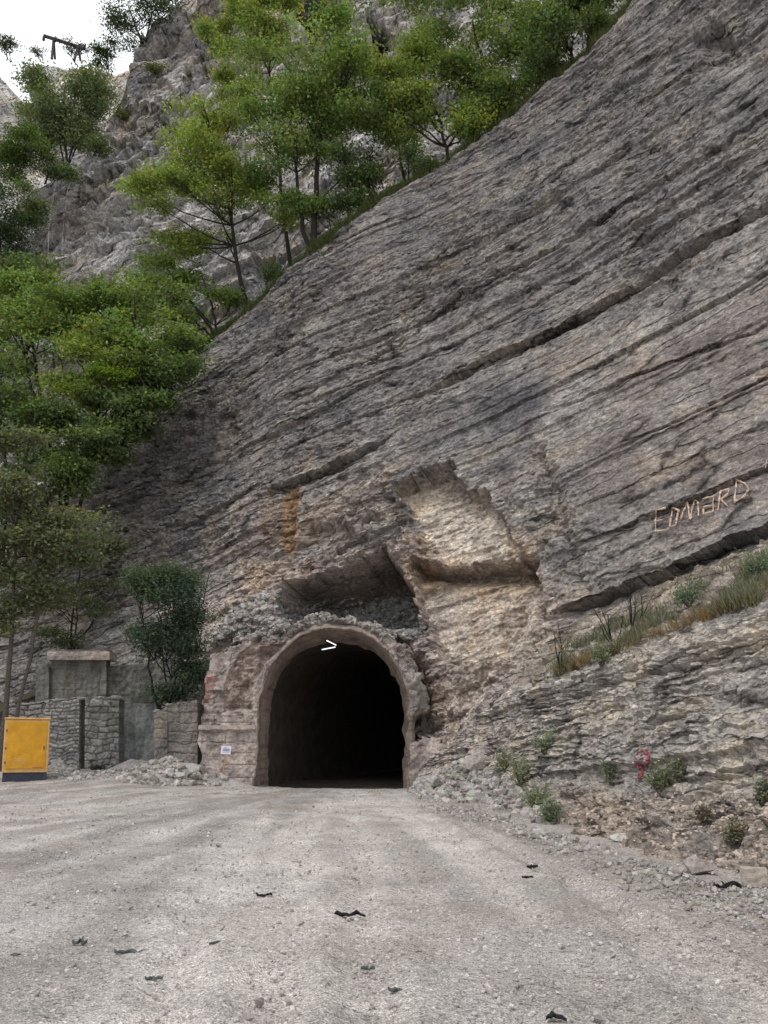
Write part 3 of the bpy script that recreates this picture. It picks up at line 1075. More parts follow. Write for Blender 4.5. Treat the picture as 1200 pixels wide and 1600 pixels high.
# faces under the tunnel opening onwards belong to the tunnel floor
xm_, ym_ = X[:-1, :-1], Y[:-1, :-1]
keep = np.ones(xm_.shape, bool)
mesh("ground", PG, grid_faces(len(gx), len(gy), keep), M_GROUND, col=gc, smooth=True)['kind'] = 'structure'
UG, VG, _ = project(PG)

# ------------------------------------------------------------------ right-hand bank of thin beds with its soil foot and ledge
def colpts(foot, rb, top, back):
    f = atz(foot[0], foot[1], 0.0)
    return [f + A(0, 0, -0.25), at(*rb), at(*top), at(*back)]


KEY = np.array([
    colpts((628, 1238), (648, 1222, 33.6), (655, 1190, 34.0), (665, 1150, 35.0)),
    colpts((690, 1256), (700, 1215, 31.5), (705, 1165, 32.6), (715, 1120, 34.0)),
    colpts((760, 1272), (765, 1205, 28.0), (765, 1112, 29.8), (775, 1060, 33.0)),
    colpts((868, 1303), (860, 1215, 22.5), (850, 1062, 25.0), (880, 985, 31.0)),
    colpts((940, 1322), (930, 1222, 19.0), (930, 1034, 22.0), (950, 950, 30.0)),
    colpts((1020, 1350), (1010, 1232, 16.3), (1010, 1003, 19.6), (1030, 915, 28.5)),
    colpts((1120, 1378), (1110, 1240, 14.4), (1110, 966, 17.7), (1130, 880, 27.0)),
    colpts((1210, 1402), (1205, 1245, 13.0), (1205, 932, 16.5), (1220, 840, 25.0)),
    colpts((1330, 1440), (1330, 1260, 11.0), (1330, 880, 14.6), (1400, 780, 23.0)),
    colpts((1560, 1520), (1560, 1290, 8.5), (1560, 780, 12.0), (1750, 690, 20.0)),
    [A(7.5, 2.0, -0.3), A(9.5, 2.5, 2.0), A(12.5, 3, 7.5), A(19, 6, 9.0)],
    [A(8.5, -6.0, -0.3), A(11, -6, 2.0), A(14, -6, 7.5), A(22, -6, 9.0)]])
NC = 620
kk = []
for t in np.linspace(0, 1, NC):
    kk.append(t)
kx = np.concatenate([np.linspace(0, 7.6, 540), np.linspace(7.62, 11, 80)])
i0 = np.clip(kx.astype(int), 0, 10)
ff = (kx - i0)[:, None, None]
fs = ff
KP = np.concatenate([KEY[:1] * 2 - KEY[1:2], KEY, KEY[-1:] * 2 - KEY[-2:-1]])
p0, p1, p2, p3 = KP[i0], KP[i0 + 1], KP[i0 + 2], KP[i0 + 3]
KC = 0.5 * (2 * p1 + (p2 - p0) * ff + (2 * p0 - 5 * p1 + 4 * p2 - p3) * ff ** 2 + (3 * p1 - p0 - 3 * p2 + p3) * ff ** 3)
ra, rb_, rc = 120, 300, 70
tA = np.linspace(0, 1, ra, endpoint=False)
tB = np.linspace(0, 1, rb_, endpoint=False)
tC = np.linspace(0, 1, rc)
seg1 = KC[:, None, 0] + (KC[:, None, 1] - KC[:, None, 0]) * tA[None, :, None]
seg1[..., 2] -= (0.22 * np.sin(np.pi * tA) * np.clip((KC[:, 1, 2] - KC[:, 0, 2]), 0, 3)[:, None])   # hollow soil slope
seg2 = KC[:, None, 1] + (KC[:, None, 2] - KC[:, None, 1]) * tB[None, :, None]
seg3 = KC[:, None, 2] + (KC[:, None, 3] - KC[:, None, 2]) * tC[None, :, None]
PB = np.concatenate([seg1, seg2, seg3], 1)
zone = np.concatenate([tA * 0, tB * 0 + 1, tC * 0 + 2])
par = np.concatenate([tA, tB, tC])
UB, VB, DB = project(PB)
gi = np.gradient(PB, axis=0)
gj = np.gradient(PB, axis=1)
nb_ = np.cross(gj, gi)
nb_ /= np.linalg.norm(nb_, axis=2)[..., None] + 1e-9
sgn = np.sign(np.sum(nb_ * (A(0, 0, CH) - PB), -1, keepdims=True))
nb_ = nb_ * np.where(np.median(sgn) > 0, 1, -1)
ab = PB @ E1
jb = fbm(PB * 1.1, 3, 900)
NBB = A(-0.20, 0.03, 0.98)
bb2 = PB @ NBB + 0.03 * fbm(PB * 0.5, 2, 905)
L1, f1 = layers(bb2, PB[..., 1] + PB[..., 0] + 0.6 * jb, 0.45, 1.1, 31, 4.0)
L2, f2 = layers(bb2 + 0.02 * jb, PB[..., 1] + 0.4 * jb, 0.09, 0.26, 32, 1.0)
wr = (ss(0.75, 1.0, par) * (zone == 0) + (zone == 1) * 1.0 + (zone == 2) * (1 - ss(0, 0.15, par)))[None]
ws = 1 - wr
db = 0.10 * fbm(PB * 0.35, 3, 910) * ((zone == 1) * 1.0 + (zone != 1) * 2.2)[None]
qb = np.stack([ab * 1.6, PB @ E2 * 1.6, bb2 * 4.2], -1) + 0.2 * jb[..., None]
fba, fbh, _g = facets(qb, 951)
fbb, fbh2, _g = facets(qb * 2.5 + 5, 952)
patb = ss(-0.4, 0.3, fbm(PB * A(0.6, 0.6, 1.8), 3, 906))
db += wr * (0.05 * fba + 0.03 * fbb) + ws * (0.10 * fba + 0.05 * fbb)
db += wr * (0.10 * L1 + 0.08 * (1 - f1) + 0.08 * L2 * (0.4 + 0.6 * patb) + 0.09 * patb * (1 - f2) + 0.06 * fbm(PB * 3.2, 3, 915) + 0.04 * vn(PB * 12, 917) - 0.07 * ss(0.2, 0.6, fbm(PB * 1.6 + 20, 3, 918)))
db += ws * (0.16 * fbm(PB * 1.6, 4, 920) + 0.05 * vn(PB * 9, 925))
db += 0.35 * np.maximum(fbm(PB * 0.9 + 7, 2, 927), 0) * ((zone == 0) * np.sin(np.pi * par))[None]
slope_l = [(690, 1150), (780, 1128), (830, 1110), (960, 1062), (1080, 1030), (1240, 985)]
e = VB - line_y(UB, slope_l) - 4 * jb
db -= 0.22 * np.where(e > 0, np.exp(-np.maximum(e, 0) / 7.0), 0) * ss(790, 840, UB) * wr
slope_l = [(900, 1245), (1050, 1215), (1200, 1190), (1300, 1180)]
e = VB - line_y(UB, slope_l) - 4 * jb
db -= 0.16 * np.where(e > 0, np.exp(-np.maximum(e, 0) / 8.0), 0) * ss(1000, 1060, UB) * wr
db *= ss(0, 0.12, np.where(zone == 0, par, 1))[None] * (0.25 + 0.75 * ss(640, 720, UB))
PBD = PB + nb_ * db[..., None]
cb = np.empty(PB.shape)
cb[:] = A(0.49, 0.45, 0.405)
cb = mixc(cb, A(0.45, 0.415, 0.37), ss(0.1, 0.8, fbm(np.stack([ab * 0.4, PB[..., 1] * 0.4, bb2 * 2.5], -1), 3, 930)) * 0.6)
cb = mixc(cb, A(0.28, 0.262, 0.24), ss(0.1, 0.8, fbm(PB * 0.4, 4, 935)) * 0.6)
soil = A(0.42, 0.35, 0.295)
cb = mixc(cb, soil, ws * (0.6 + 0.4 * ss(-0.4, 0.4, jb)))
cb = mixc(cb, A(0.34, 0.28, 0.23), ws * ss(0.0, 0.8, fbm(PB * 1.1 + 3, 3, 945)) * 0.6)
cb = mixc(cb, A(0.60, 0.525, 0.47), ss(860, 760, UB) * 0.7 if False else (1 - ss(740, 880, UB)) * 0.6)
cb = mixc(cb, A(0.13, 0.12, 0.08), ((zone == 2) * 1.0)[None] * ss(-0.5, 0.3, jb) * 0.6 * ss(800, 880, UB))
cb *= (0.9 + 0.14 * L2 * wr)[..., None]
vb = np.stack([PBD @ E1, PBD @ E2, PBD @ NBB], -1)
mesh("rock_bank", PBD, grid_faces(PB.shape[0], PB.shape[1]), M_BANK, col=cb, vec=vb)['kind'] = 'structure'

# ------------------------------------------------------------------ picking points on what is built
SURF = {}


def reg(name, P):
    u, v, d = project(P)
    m = (d > 0.5) & (u > -250) & (u < 1450) & (v > -150) & (v < 1750)
    SURF[name] = (P[m], u[m], v[m], d[m])


reg('cliff', PD)
reg('bank', PBD)
reg('terrace', PT)
reg('back', B1)
reg('far', B2)
reg('ground', PG)
reg('hill', PS)


def pick(u, v, name, r=6):
    P, U, V, D = SURF[name]
    q = (U - u) ** 2 + (V - v) ** 2
    m = q < r * r
    if not m.any():
        return P[np.argmin(q)].copy()
    k = np.where(m)[0]
    near = D[k].min()
    k = k[D[k] < near + 0.8]
    return P[k[np.argmin(q[k])]].copy()


# ------------------------------------------------------------------ tunnel portal
XC = 525.0


def arch(u_l, u_r, v_top, v_base, v_spr, Yd, n=40, seed=0, jitter=0.0, zbase=-0.15):
    """arch outline in the vertical plane y = Yd, returned left base -> right base"""
    pl = at(u_l, v_base, Yd)
    pr = at(u_r, v_base, Yd)
    ps = at((u_l + u_r) / 2, v_spr, Yd)
    pt = at((u_l + u_r) / 2, v_top, Yd)
    cx = (pl[0] + pr[0]) / 2
    hw = (pr[0] - pl[0]) / 2
    zs = ps[2]
    rz = pt[2] - zs
    pts = []
    for t in np.linspace(0, 1, 14, endpoint=False):
        pts.append((cx - hw * (1 + 0.012 * math.sin(t * 3)), zbase + (zs - zbase) * t))
    for a in np.linspace(math.pi, 0, n):
        ex = 0.96
        pts.append((cx + hw * math.copysign(abs(math.cos(a)) ** ex, math.cos(a)), zs + rz * math.sin(a) ** ex))
    for t in np.linspace(1, 0, 15)[1:]:
        pts.append((cx + hw * (1 + 0.012 * math.sin(t * 3)), zbase + (zs - zbase) * t))
    pts = np.array(pts)
    if jitter:
        P3 = np.stack([pts[:, 0] * 1.7, pts[:, 1] * 1.7, np.full(len(pts), seed * 3.1)], 1)
        pts[:, 0] += jitter * fbm(P3, 3, seed)
        pts[:, 1] += jitter * fbm(P3 + 9, 3, seed + 3) * (pts[:, 1] > 0.5)
    return np.stack([pts[:, 0], np.full(len(pts), Yd), pts[:, 1]], 1)


YP = 33.5
portal = empty("tunnel_portal", (-1.8, YP, 0), "broken concrete tunnel portal around the dark arched opening at the foot of the cliff", "portal")
front = arch(397, 641, 983, 1232, 1108, YP, seed=3, jitter=0.09)
inner = arch(418, 631, 1003, 1232, 1110, YP + 2.6, seed=4, jitter=0.03)
# front wall: a sheet pierced by the arch, folding back into the rock beyond its broken outline
xs = np.arange(at(280, 1200, YP)[0], at(760, 1200, YP)[0], 0.042)
zs = np.arange(-0.3, at(500, 935, YP)[2], 0.042)
X, Z = np.meshgrid(xs, zs, indexing='ij')
PP = np.stack([X, X * 0 + YP, Z], -1)
UP, VP, _ = project(PP)
jp = fbm(PP * 1.5, 3, 1000)
outl = sdf(UP + 6 * jp, VP + 6 * jp, [(309, 1300), (310, 1190), (311, 1120), (318, 1045), (330, 1028), (372, 1000), (420, 980), (470, 970), (530, 964), (590, 975), (632, 1000), (655, 1040), (668, 1080), (664, 1110), (650, 1128), (640, 1150), (700, 1156), (708, 1190), (712, 1300)])
fpa, fph, _g = facets(np.stack([X * 1.2, X * 0, Z * 1.5], -1) + 0.2 * jp[..., None], 1201)
fpb, fph2, _g = facets(np.stack([X * 3.2, X * 0, Z * 3.8], -1) + 0.2 * jp[..., None], 1202)
ejm = 0.12 + 0.88 * np.maximum(1 - ss(1000, 1045, VP), ss(340, 380, UP))
outl = outl + (14 * (fph - 0.5) + 6 * (fph2 - 0.5)) * ejm
dep = 3.5 * (1 - ss(-14, 2, outl))
dep = dep + 0.07 * jp + 0.035 * vn(PP * 6, 1010) + 0.02 * vn(PP * 13, 1012)
dep = dep + 0.05 * ss(0.25, 0.35, fbm(PP * 1.1 + 13, 4, 1014)) + 0.06 * ss(0.3, 0.36, fbm(PP * 2.3 + 3, 3, 1016)) * (VP < 1140)
# splayed shell scar: the facing has broken off round the ring on the left
scr = sdf(UP + 3 * jp, VP + 3 * jp, [(343, 1112), (352, 1060), (372, 1022), (400, 992), (440, 985), (470, 990), (440, 1010), (405, 1050), (396, 1075), (396, 1112)])
dep += 0.36 * ss(0, 4, scr) * (0.6 + 0.4 * ss(0, 60, scr)) + 0.30 * ss(0, 10, scr) * fbm(PP * 2.2, 4, 1030)
scr2 = sdf(UP + 3 * jp, VP + 3 * jp, [(640, 1150), (652, 1120), (668, 1110), (668, 1145)])
dep += 0.5 * ss(0, 8, scr2)
upz = (1 - ss(1040, 1090, VP)) * ss(385, 420, UP)
dep += (0.004 + 0.13 * upz + 0.05 * ss(0, 8, scr)) * fpa + (0.012 + 0.06 * upz) * fpb
# the loose crown above the ring is rubbly
crown = ss(0, 25, 1012 - VP) * ss(395, 430, UP) * (1 - ss(640, 660, UP))
dep += crown * (0.25 * fbm(PP * 2.4, 3, 1040) - 0.1) + crown * 0.25
blb = sdf(UP + 2 * jp, VP + 2 * jp, [(628, 1050), (640, 1042), (662, 1050), (670, 1080), (664, 1108), (650, 1125), (640, 1120), (632, 1085)])
dep -= 0.55 * ss(0, 16, blb) - 0.08 * ss(0, 10, blb) * fbm(PP * 4, 2, 1060)
blb2 = sdf(UP + 2 * jp, VP + 2 * jp, [(392, 1020), (405, 995), (440, 986), (432, 1010), (400, 1024)])
dep -= 0.3 * ss(0, 8, blb2)
# courses of shuttering and their gaps, only on the left pier
lp = (UP > 305) & (UP < 400)
for zc in (0.45, 0.95, 1.4, 1.85, 2.65, 3.05, 3.5):
    dep += lp * 0.05 * ss(-0.6, 0.2, vn(PP * 1.4 + zc * 7, 1021)) * np.exp(-((Z - zc - 0.03 * jp) / 0.035) ** 2)
for xc in (-7.2, -6.6, -5.9):
    dep += lp * 0.05 * ss(-0.2, 0.3, vn(PP * 1.1 + xc * 3, 1022)) * np.exp(-((X - xc - 0.05 * jp) / 0.03) ** 2)
PP[..., 1] += dep
aprof = arch(397, 641, 983, 1232, 1108, YP, seed=3, jitter=0.09)
poly = [(aprof[0][0], -3.0)] + [(p[0], p[2]) for p in aprof] + [(aprof[-1][0], -3.0)]
dA = sdf(X, Z, poly)      # positive inside opening (metres)
keepP = ((dA[:-1, :-1] < 0.0) | (dA[1:, 1:] < 0.0) | (dA[1:, :-1] < 0) | (dA[:-1, 1:] < 0)) & (outl[:-1, :-1] > -17)
# pull the ragged row of vertices onto the arch line
ring = np.array(poly)
need = dA > -0.05
ii, jj = np.where(need & (dA < 0.1))
for i, j in zip(ii, jj):
    dd = (ring[:, 0] - X[i, j]) ** 2 + (ring[:, 1] - Z[i, j]) ** 2
    k = int(np.argmin(dd))
    if dA[i, j] > 0:
        PP[i, j, 0], PP[i, j, 2] = ring[k]
cp = np.empty(PP.shape)
cp[:] = 1.0
colr = np.empty(PP.shape)
colr[:] = A(0.47, 0.40, 0.36)
mortar = ss(0.25, 0.35, fbm(PP * 1.1 + 13, 4, 1014))
colr = mixc(colr, A(0.30, 0.25, 0.225), mortar * 0.8)
colr = mixc(colr, A(0.50, 0.43, 0.39), ss(0.1, 0.6, fbm(PP * 0.9, 3, 1080)) * 0.5)
colr = mixc(colr, A(0.30, 0.27, 0.245), crown * 0.9)
colr = mixc(colr, A(0.36, 0.29, 0.25), ss(0, 6, scr))
colr = mixc(colr, A(0.36, 0.325, 0.295), ss(0, 6, blb))
colr *= (0.85 + 0.3 * fph * 1.0)[..., None]
colr = mixc(colr, A(0.42, 0.32, 0.28), ss(0, 5, sdf(UP + 2 * jp, VP + 2 * jp, [(315, 1050), (336, 1048), (336, 1095), (328, 1105), (315, 1100)])) * 0.8)
m_, nt, b_ = newmat("portal_facing")
a_ = nt.nodes.new('ShaderNodeAttribute')
a_.attribute_name = 'tint'
tcn = nt.nodes.new('ShaderNodeTexCoord')
v_ = tcn.outputs['Object']
g_ = noise(nt, v_, 7.0, 6, 0.8)
bl = noise(nt, scaled(nt, v_, (0.5, 0.5, 4.2)), 1.0, 4, 0.65)
dr = noise(nt, scaled(nt, v_, (2.2, 2.2, 0.4)), 1.0, 5, 0.6)
c_ = mul(nt, a_.outputs['Color'], ramp(nt, g_, [(0.3, 0.5), (0.5, 1.0), (0.7, 1.5)]))
c_ = mul(nt, c_, ramp(nt, bl, [(0.35, 0.5), (0.42, 1.0), (0.65, 1.15)]), 0.8)
c_ = mul(nt, c_, ramp(nt, dr, [(0.36, 0.6), (0.52, 1.0), (0.7, 1.15)]), 0.8)
nt.links.new(c_, b_.inputs['Base Color'])
nt.links.new(bump(nt, g_, 0.1, 0.9, bump(nt, bl, 0.07, 0.6)), b_.inputs['Normal'])
M_FACING = m_
mesh("front_wall", PP, grid_faces(len(xs), len(zs), keepP), M_FACING, portal, col=colr)
# lining between the face and the darker bore
nL = 14
T = np.linspace(0, 1, nL)[:, None, None]
LN = front[None] * (1 - T) + inner[None] * T
LN[0, :, 1] -= 0.03
LN += 0.10 * np.stack([fbm(LN * 2, 4, 1100), LN[..., 0] * 0, fbm(LN * 2 + 5, 2, 1103)], -1)
cA = A(front[:, 0].mean(), 0, 2.6)
fla = LN[0] + (LN[0] - cA) * A(1, 0, 1) / (np.linalg.norm((LN[0] - cA) * A(1, 0, 1), axis=1)[:, None]) * 0.24 + A(0, 0.30, 0)
flb = fla * 0.5 + LN[0] * 0.5 + A(0, -0.06, 0)
LN = np.concatenate([fla[None], flb[None], LN])
nL = len(LN)
mesh("arch_lining", LN, grid_faces(nL, LN.shape[1]), M_LINING, portal, smooth=True)
# front lip of the ring, standing a little proud on the left
bg = Bag()
pa = at(310, 1139, YP - 0.14)
pb = at(399, 1139, YP - 0.14)
xs_ = np.linspace(pa[0], pb[0], 40)
pr = []
for q in ((0.0, 0.16), (-0.16, 0.13), (-0.18, -0.02), (-0.02, -0.14)):
    pr.append(q)
V = []
for k, x in enumerate(xs_):
    for dy, dz in pr:
        V.append([x, YP + 0.02 + dy + 0.03 * vn(A(x * 5, dz * 9, 1)[None], 7)[0], pa[2] + dz + 0.03 * vn(A(x * 6, dz * 9, 4)[None], 8)[0]])
Q = []
for k in range(39):
    for j in range(3):
        Q.append([k * 4 + j, (k + 1) * 4 + j, (k + 1) * 4 + j + 1, k * 4 + j + 1])
Q += [[0, 1, 2, 3], [156, 159, 158, 157]]
bg.add(V, Q)
bg.build("string_course", M_CONC, portal)

# side return of the pier (left flank going back)
yq = np.linspace(YP + 0.02, YP + 4.5, 60)
zq = np.linspace(-0.3, at(318, 1045, YP)[2], 70)
Yq, Zq = np.meshgrid(yq, zq, indexing='ij')
xq = np.interp(Zq, [0, at(311, 1120, YP)[2], at(318, 1045, YP)[2]], [at(309, 1220, YP)[0], at(311, 1120, YP)[0], at(318, 1045, YP)[0]])
SW = np.stack([xq + 0.0 * Yq, Yq, Zq], -1)
SW[..., 0] += 0.04 * fbm(SW * 2, 3, 1120) + 0.12
mesh("side_wall", SW, grid_faces(60, 70), M_OLDC, portal)

# bore, floor and end of the tunnel
bore0 = arch(412, 637, 997, 1232, 1108, YP + 2.55, zbase=-0.2)
nB = 50
TB = []
for k in range(nB):
    s = k / (nB - 1) * 140.0
    sh = 0.16 * s + 0.006 * s * s
    q = bore0.copy()
    q[:, 1] += s
    q[:, 0] += sh
    TB.append(q)
TB = np.array(TB)
TB += 0.10 * np.stack([fbm(TB * 0.9, 3, 1200), TB[..., 0] * 0, fbm(TB * 0.9 + 4, 3, 1210)], -1) * ss(0, 2, np.linspace(0, 140, nB))[:, None, None]
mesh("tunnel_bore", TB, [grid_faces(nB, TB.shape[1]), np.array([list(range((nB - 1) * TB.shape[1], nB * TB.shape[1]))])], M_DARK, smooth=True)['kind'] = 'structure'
fl = []
for k in range(30):
    s = k / 29 * 142.0 - 0.2
    sh = 0.16 * s + 0.006 * s * s
    row = []
    for x in np.linspace(bore0[0, 0] - 0.3, bore0[-1, 0] + 0.3, 24):
        row.append([x + sh, YP + 1.3 + s, 0.075 + 0.02 * math.sin(x * 3 + s)])
    fl.append(row)
fl = np.array(fl)
fl[..., 2] += 0.03 * fbm(fl * 2, 2, 1300)
fl[0, :, 2] = -0.25
fl[0, :, 1] = YP + 0.9
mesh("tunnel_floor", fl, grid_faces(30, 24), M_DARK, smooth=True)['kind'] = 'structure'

# lamps at the crown
me_, nt, b_ = newmat("lit_tube")
b_.inputs['Emission Color'].default_value = (1, 0.98, 0.92, 1)
b_.inputs['Emission Strength'].default_value = 1.6
b_.inputs['Base Color'].default_value = (0.8, 0.8, 0.8, 1)
M_LIT = me_
for (a, b, lab) in (((511, 1001, YP + 1.2), (525, 1008, YP + 1.9), "upper lit white tube lamp slanting down at the crown of the tunnel arch"),
                    ((503, 1015, YP + 1.9), (524, 1011, YP + 2.1), "lower lit white tube lamp, nearly level, under the crown of the tunnel arch")):
    p, q = at(*a), at(*b)
    e_ = empty("tunnel_lamp", p, lab, "lamp", "tube lamps at the tunnel crown")
    Bag().tube([p, q], 0.022, 8).build("light_tube", M_LIT, e_)
    dz = A(0, 0.02, 0.07)
    Bag().tube([p + dz, (p + q) / 2 + dz, q + dz], 0.03, 6).build("fitting", M_NAVY, e_)
    Bag().tube([(p + q) / 2 + dz, (p + q) / 2 + A(0, 0.1, 0.35)], 0.012, 5).build("hanger", M_NAVY, e_)

# ------------------------------------------------------------------ stones
def stone_shapes(n, seed, flat=0.62):
    r = np.random.default_rng(seed)
    g = (1 + 5 ** 0.5) / 2
    ico = np.array([[-1, g, 0], [1, g, 0], [-1, -g, 0], [1, -g, 0], [0, -1, g], [0, 1, g], [0, -1, -g], [0, 1, -g], [g, 0, -1], [g, 0, 1], [-g, 0, -1], [-g, 0, 1]]) / 1.9
    tri = np.array([[0, 11, 5], [0, 5, 1], [0, 1, 7], [0, 7, 10], [0, 10, 11], [1, 5, 9], [5, 11, 4], [11, 10, 2], [10, 7, 6], [7, 1, 8], [3, 9, 4], [3, 4, 2], [3, 2, 6], [3, 6, 8], [3, 8, 9], [4, 9, 5], [2, 4, 11], [6, 2, 10], [8, 6, 7], [9, 8, 1]])
    out = []
    for _ in range(n):
        v = np.clip(ico * 1.25, -0.8, 0.8) * r.uniform(0.72, 1.15, (12, 1))
        v = np.clip(v, -0.85, r.uniform(0.5, 0.9))
        v = v * A(r.uniform(0.7, 1.3), r.uniform(0.6, 1.0), flat * r.uniform(0.6, 1.2))
        out.append(v)
    return np.array(out), tri


SHP, TRI = stone_shapes(24, 5)


def rot_rand(r, n, tilt=0.6):
    a = r.uniform(0, 2 * np.pi, n)
    b = r.normal(0, tilt, n)
    c = r.normal(0, tilt, n)
    ca, sa, cb_, sb, cc, sc_ = np.cos(a), np.sin(a), np.cos(b), np.sin(b), np.cos(c), np.sin(c)
    Rz = np.zeros((n, 3, 3)); Rz[:, 0, 0] = ca; Rz[:, 0, 1] = -sa; Rz[:, 1, 0] = sa; Rz[:, 1, 1] = ca; Rz[:, 2, 2] = 1
    Rx = np.zeros((n, 3, 3)); Rx[:, 0, 0] = 1; Rx[:, 1, 1] = cb_; Rx[:, 1, 2] = -sb; Rx[:, 2, 1] = sb; Rx[:, 2, 2] = cb_
    Ry = np.zeros((n, 3, 3)); Ry[:, 1, 1] = 1; Ry[:, 0, 0] = cc; Ry[:, 0, 2] = sc_; Ry[:, 2, 0] = -sc_; Ry[:, 2, 2] = cc
    return Ry @ Rx @ Rz


def scatter(name, pts, sizes, label_kind, seed, cols=None, tilt=0.5, sink=0.25):
    r = np.random.default_rng(seed)
    n = len(pts)
    k = r.integers(0, len(SHP), n)
    R = rot_rand(r, n, tilt)
    V = np.einsum('nij,nkj->nki', R, SHP[k]) * sizes[:, None, None]
    V = V + pts[:, None]
    V[..., 2] += (0.5 - sink) * sizes[:, None] * 0.6
    T = TRI[None] + (np.arange(n) * 12)[:, None, None]
    if cols is None:
        base = A(0.36, 0.335, 0.31)
        cols = base * r.uniform(0.6, 1.35, (n, 1)) * r.uniform(0.93, 1.05, (n, 3))
    C = np.repeat(cols, 12, axis=0)
    o = mesh(name, V.reshape(-1, 3), T.reshape(-1, 3), M_STONE, col=C)
    tag(o, label_kind[0], label_kind[1], kind='stuff')
    return o


def surf_points(name, poly, n, seed, front=True):
    P, U, V, D = SURF[name]
    m = sdf(U, V, poly) > 0
    k = np.where(m)[0]
    r = np.random.default_rng(seed)
    # even cover in the picture plane would favour far points: weight by area per vertex is close enough
    k = r.choice(k, min(n, len(k)), replace=False)
    return P[k]


def sizes(n, lo, hi, seed, pw=2.5):
    r = np.random.default_rng(seed)
    return lo + (hi - lo) * r.random(n) ** pw


# gravel on the road: density follows the photograph's speckle
r = np.random.default_rng(77)
n = 70000
yy = 3.0 + 31.0 * r.random(n) ** 1.9
xx = (r.random(n) * 2 - 1) * (0.62 * yy + 2.0)
mk = (xx > -18) & ~((xx > 3.4) & (yy > 14)) & (xx < 9)
xx, yy = xx[mk], yy[mk]
gp = np.stack([xx, yy, ground_z(xx, yy) - 0.01], 1)
clus = vn(gp * A(0.9, 0.9, 1), 991)
kp = 0.6 * clus + r.random(len(gp)) * 1.2 > 0.35
gp = gp[kp]
base = A(0.42, 0.385, 0.365)
scatter("gravel", gp, sizes(len(gp), 0.007, 0.032, 3, 5) * (0.8 + gp[:, 1] / 45), ("loose pale gravel scattered over the dusty road", "gravel"), 31,
        cols=base * r.uniform(0.72, 1.4, (len(gp), 1)) * A(1, 1, 1))
n = 620
yy = 4.5 + 28.0 * r.random(n) ** 1.5
xx = (r.random(n) * 2 - 1) * (0.62 * yy + 1.0)
mk = (xx > -17) & (xx < 3.3)
gp2 = np.stack([xx[mk], yy[mk], ground_z(xx[mk], yy[mk])], 1)
scatter("road_stones", gp2, sizes(len(gp2), 0.015, 0.06, 61, 4), ("scattered larger grey stones lying loose on the road", "stones"), 62,
        cols=A(0.34, 0.31, 0.29) * r.uniform(0.8, 1.4, (len(gp2), 1)) * A(1, 1, 1))
# right-hand road edge stones
pe = []
edge_px = [(650, 1243), (700, 1258), (760, 1275), (868, 1305), (940, 1325), (1020, 1352), (1120, 1382), (1210, 1405), (1280, 1430)]
for k in range(2600):
    u = r.uniform(650, 1290)
    v = line_y(u, edge_px) + abs(r.normal(0, 1)) * (6 + (u - 650) * 0.05) - 3
    pe.append(atz(u, v, 0.0))
pe = np.array(pe)
scatter("edge_rubble", pe, sizes(len(pe), 0.012, 0.075, 8, 3.5) * np.clip(pe[:, 1] / 13, 0.65, 1.2), ("small broken stones strewn along the right road edge", "rubble"), 33)
# heap right of the portal
ph = surf_points('bank', [(630, 1240), (690, 1205), (730, 1185), (790, 1220), (860, 1265), (870, 1310), (760, 1280), (680, 1260)], 3800, 12)
scatter("rubble_heap", ph, sizes(len(ph), 0.04, 0.22, 9, 2.6), ("heap of broken grey stone right of the tunnel portal", "rubble"), 35)
# soil bank stones
pb2 = surf_points('bank', [(860, 1290), (900, 1240), (1050, 1240), (1210, 1240), (1210, 1410), (1050, 1365), (870, 1310)], 4200, 13)
scatter("bank_debris", pb2, sizes(len(pb2), 0.010, 0.075, 10, 4), ("crumbled stones and dry clods on the brown soil slope under the thin beds", "rubble"), 37,
        cols=A(0.38, 0.315, 0.265) * r.uniform(0.5, 1.5, (len(pb2), 1)) * A(1, 1, 1))
# rubble over the portal and on the ledge in the cave
pc = surf_points('cliff', [(415, 985), (430, 945), (470, 938), (560, 935), (640, 935), (668, 985), (640, 1002), (560, 985), (480, 985)], 5200, 14)
scatter("fallen_rubble", pc, sizes(len(pc), 0.05, 0.24, 11, 2.2), ("grey broken stone lying in the hollow above the tunnel arch", "rubble"), 39,
        cols=A(0.27, 0.265, 0.255) * r.uniform(0.55, 1.45, (len(pc), 1)) * A(1, 1, 1))
pc = surf_points('cliff', [(330, 1010), (345, 970), (400, 930), (440, 920), (440, 985), (380, 1000)], 1500, 15)
scatter("shoulder_rubble", pc, sizes(len(pc), 0.05, 0.30, 12, 2.2), ("angular stone blocks lodged on the rock shoulder left of the tunnel arch", "rubble"), 41)
m = (outl > -8) & (outl < 60) & (VP < 1000) & (UP > 330) & (UP < 655) & (dA < -0.35)
kq = np.argwhere(m)
kq = kq[np.random.default_rng(4).choice(len(kq), 1100, replace=False)]
pq = PP[kq[:, 0], kq[:, 1]]
scatter("crown_rubble", pq, sizes(len(pq), 0.03, 0.20, 14, 2.6), ("loose stones caught on the broken crown of the portal", "rubble"), 43,
        cols=A(0.29, 0.265, 0.24) * r.uniform(0.6, 1.4, (len(pq), 1)) * A(1, 1, 1))
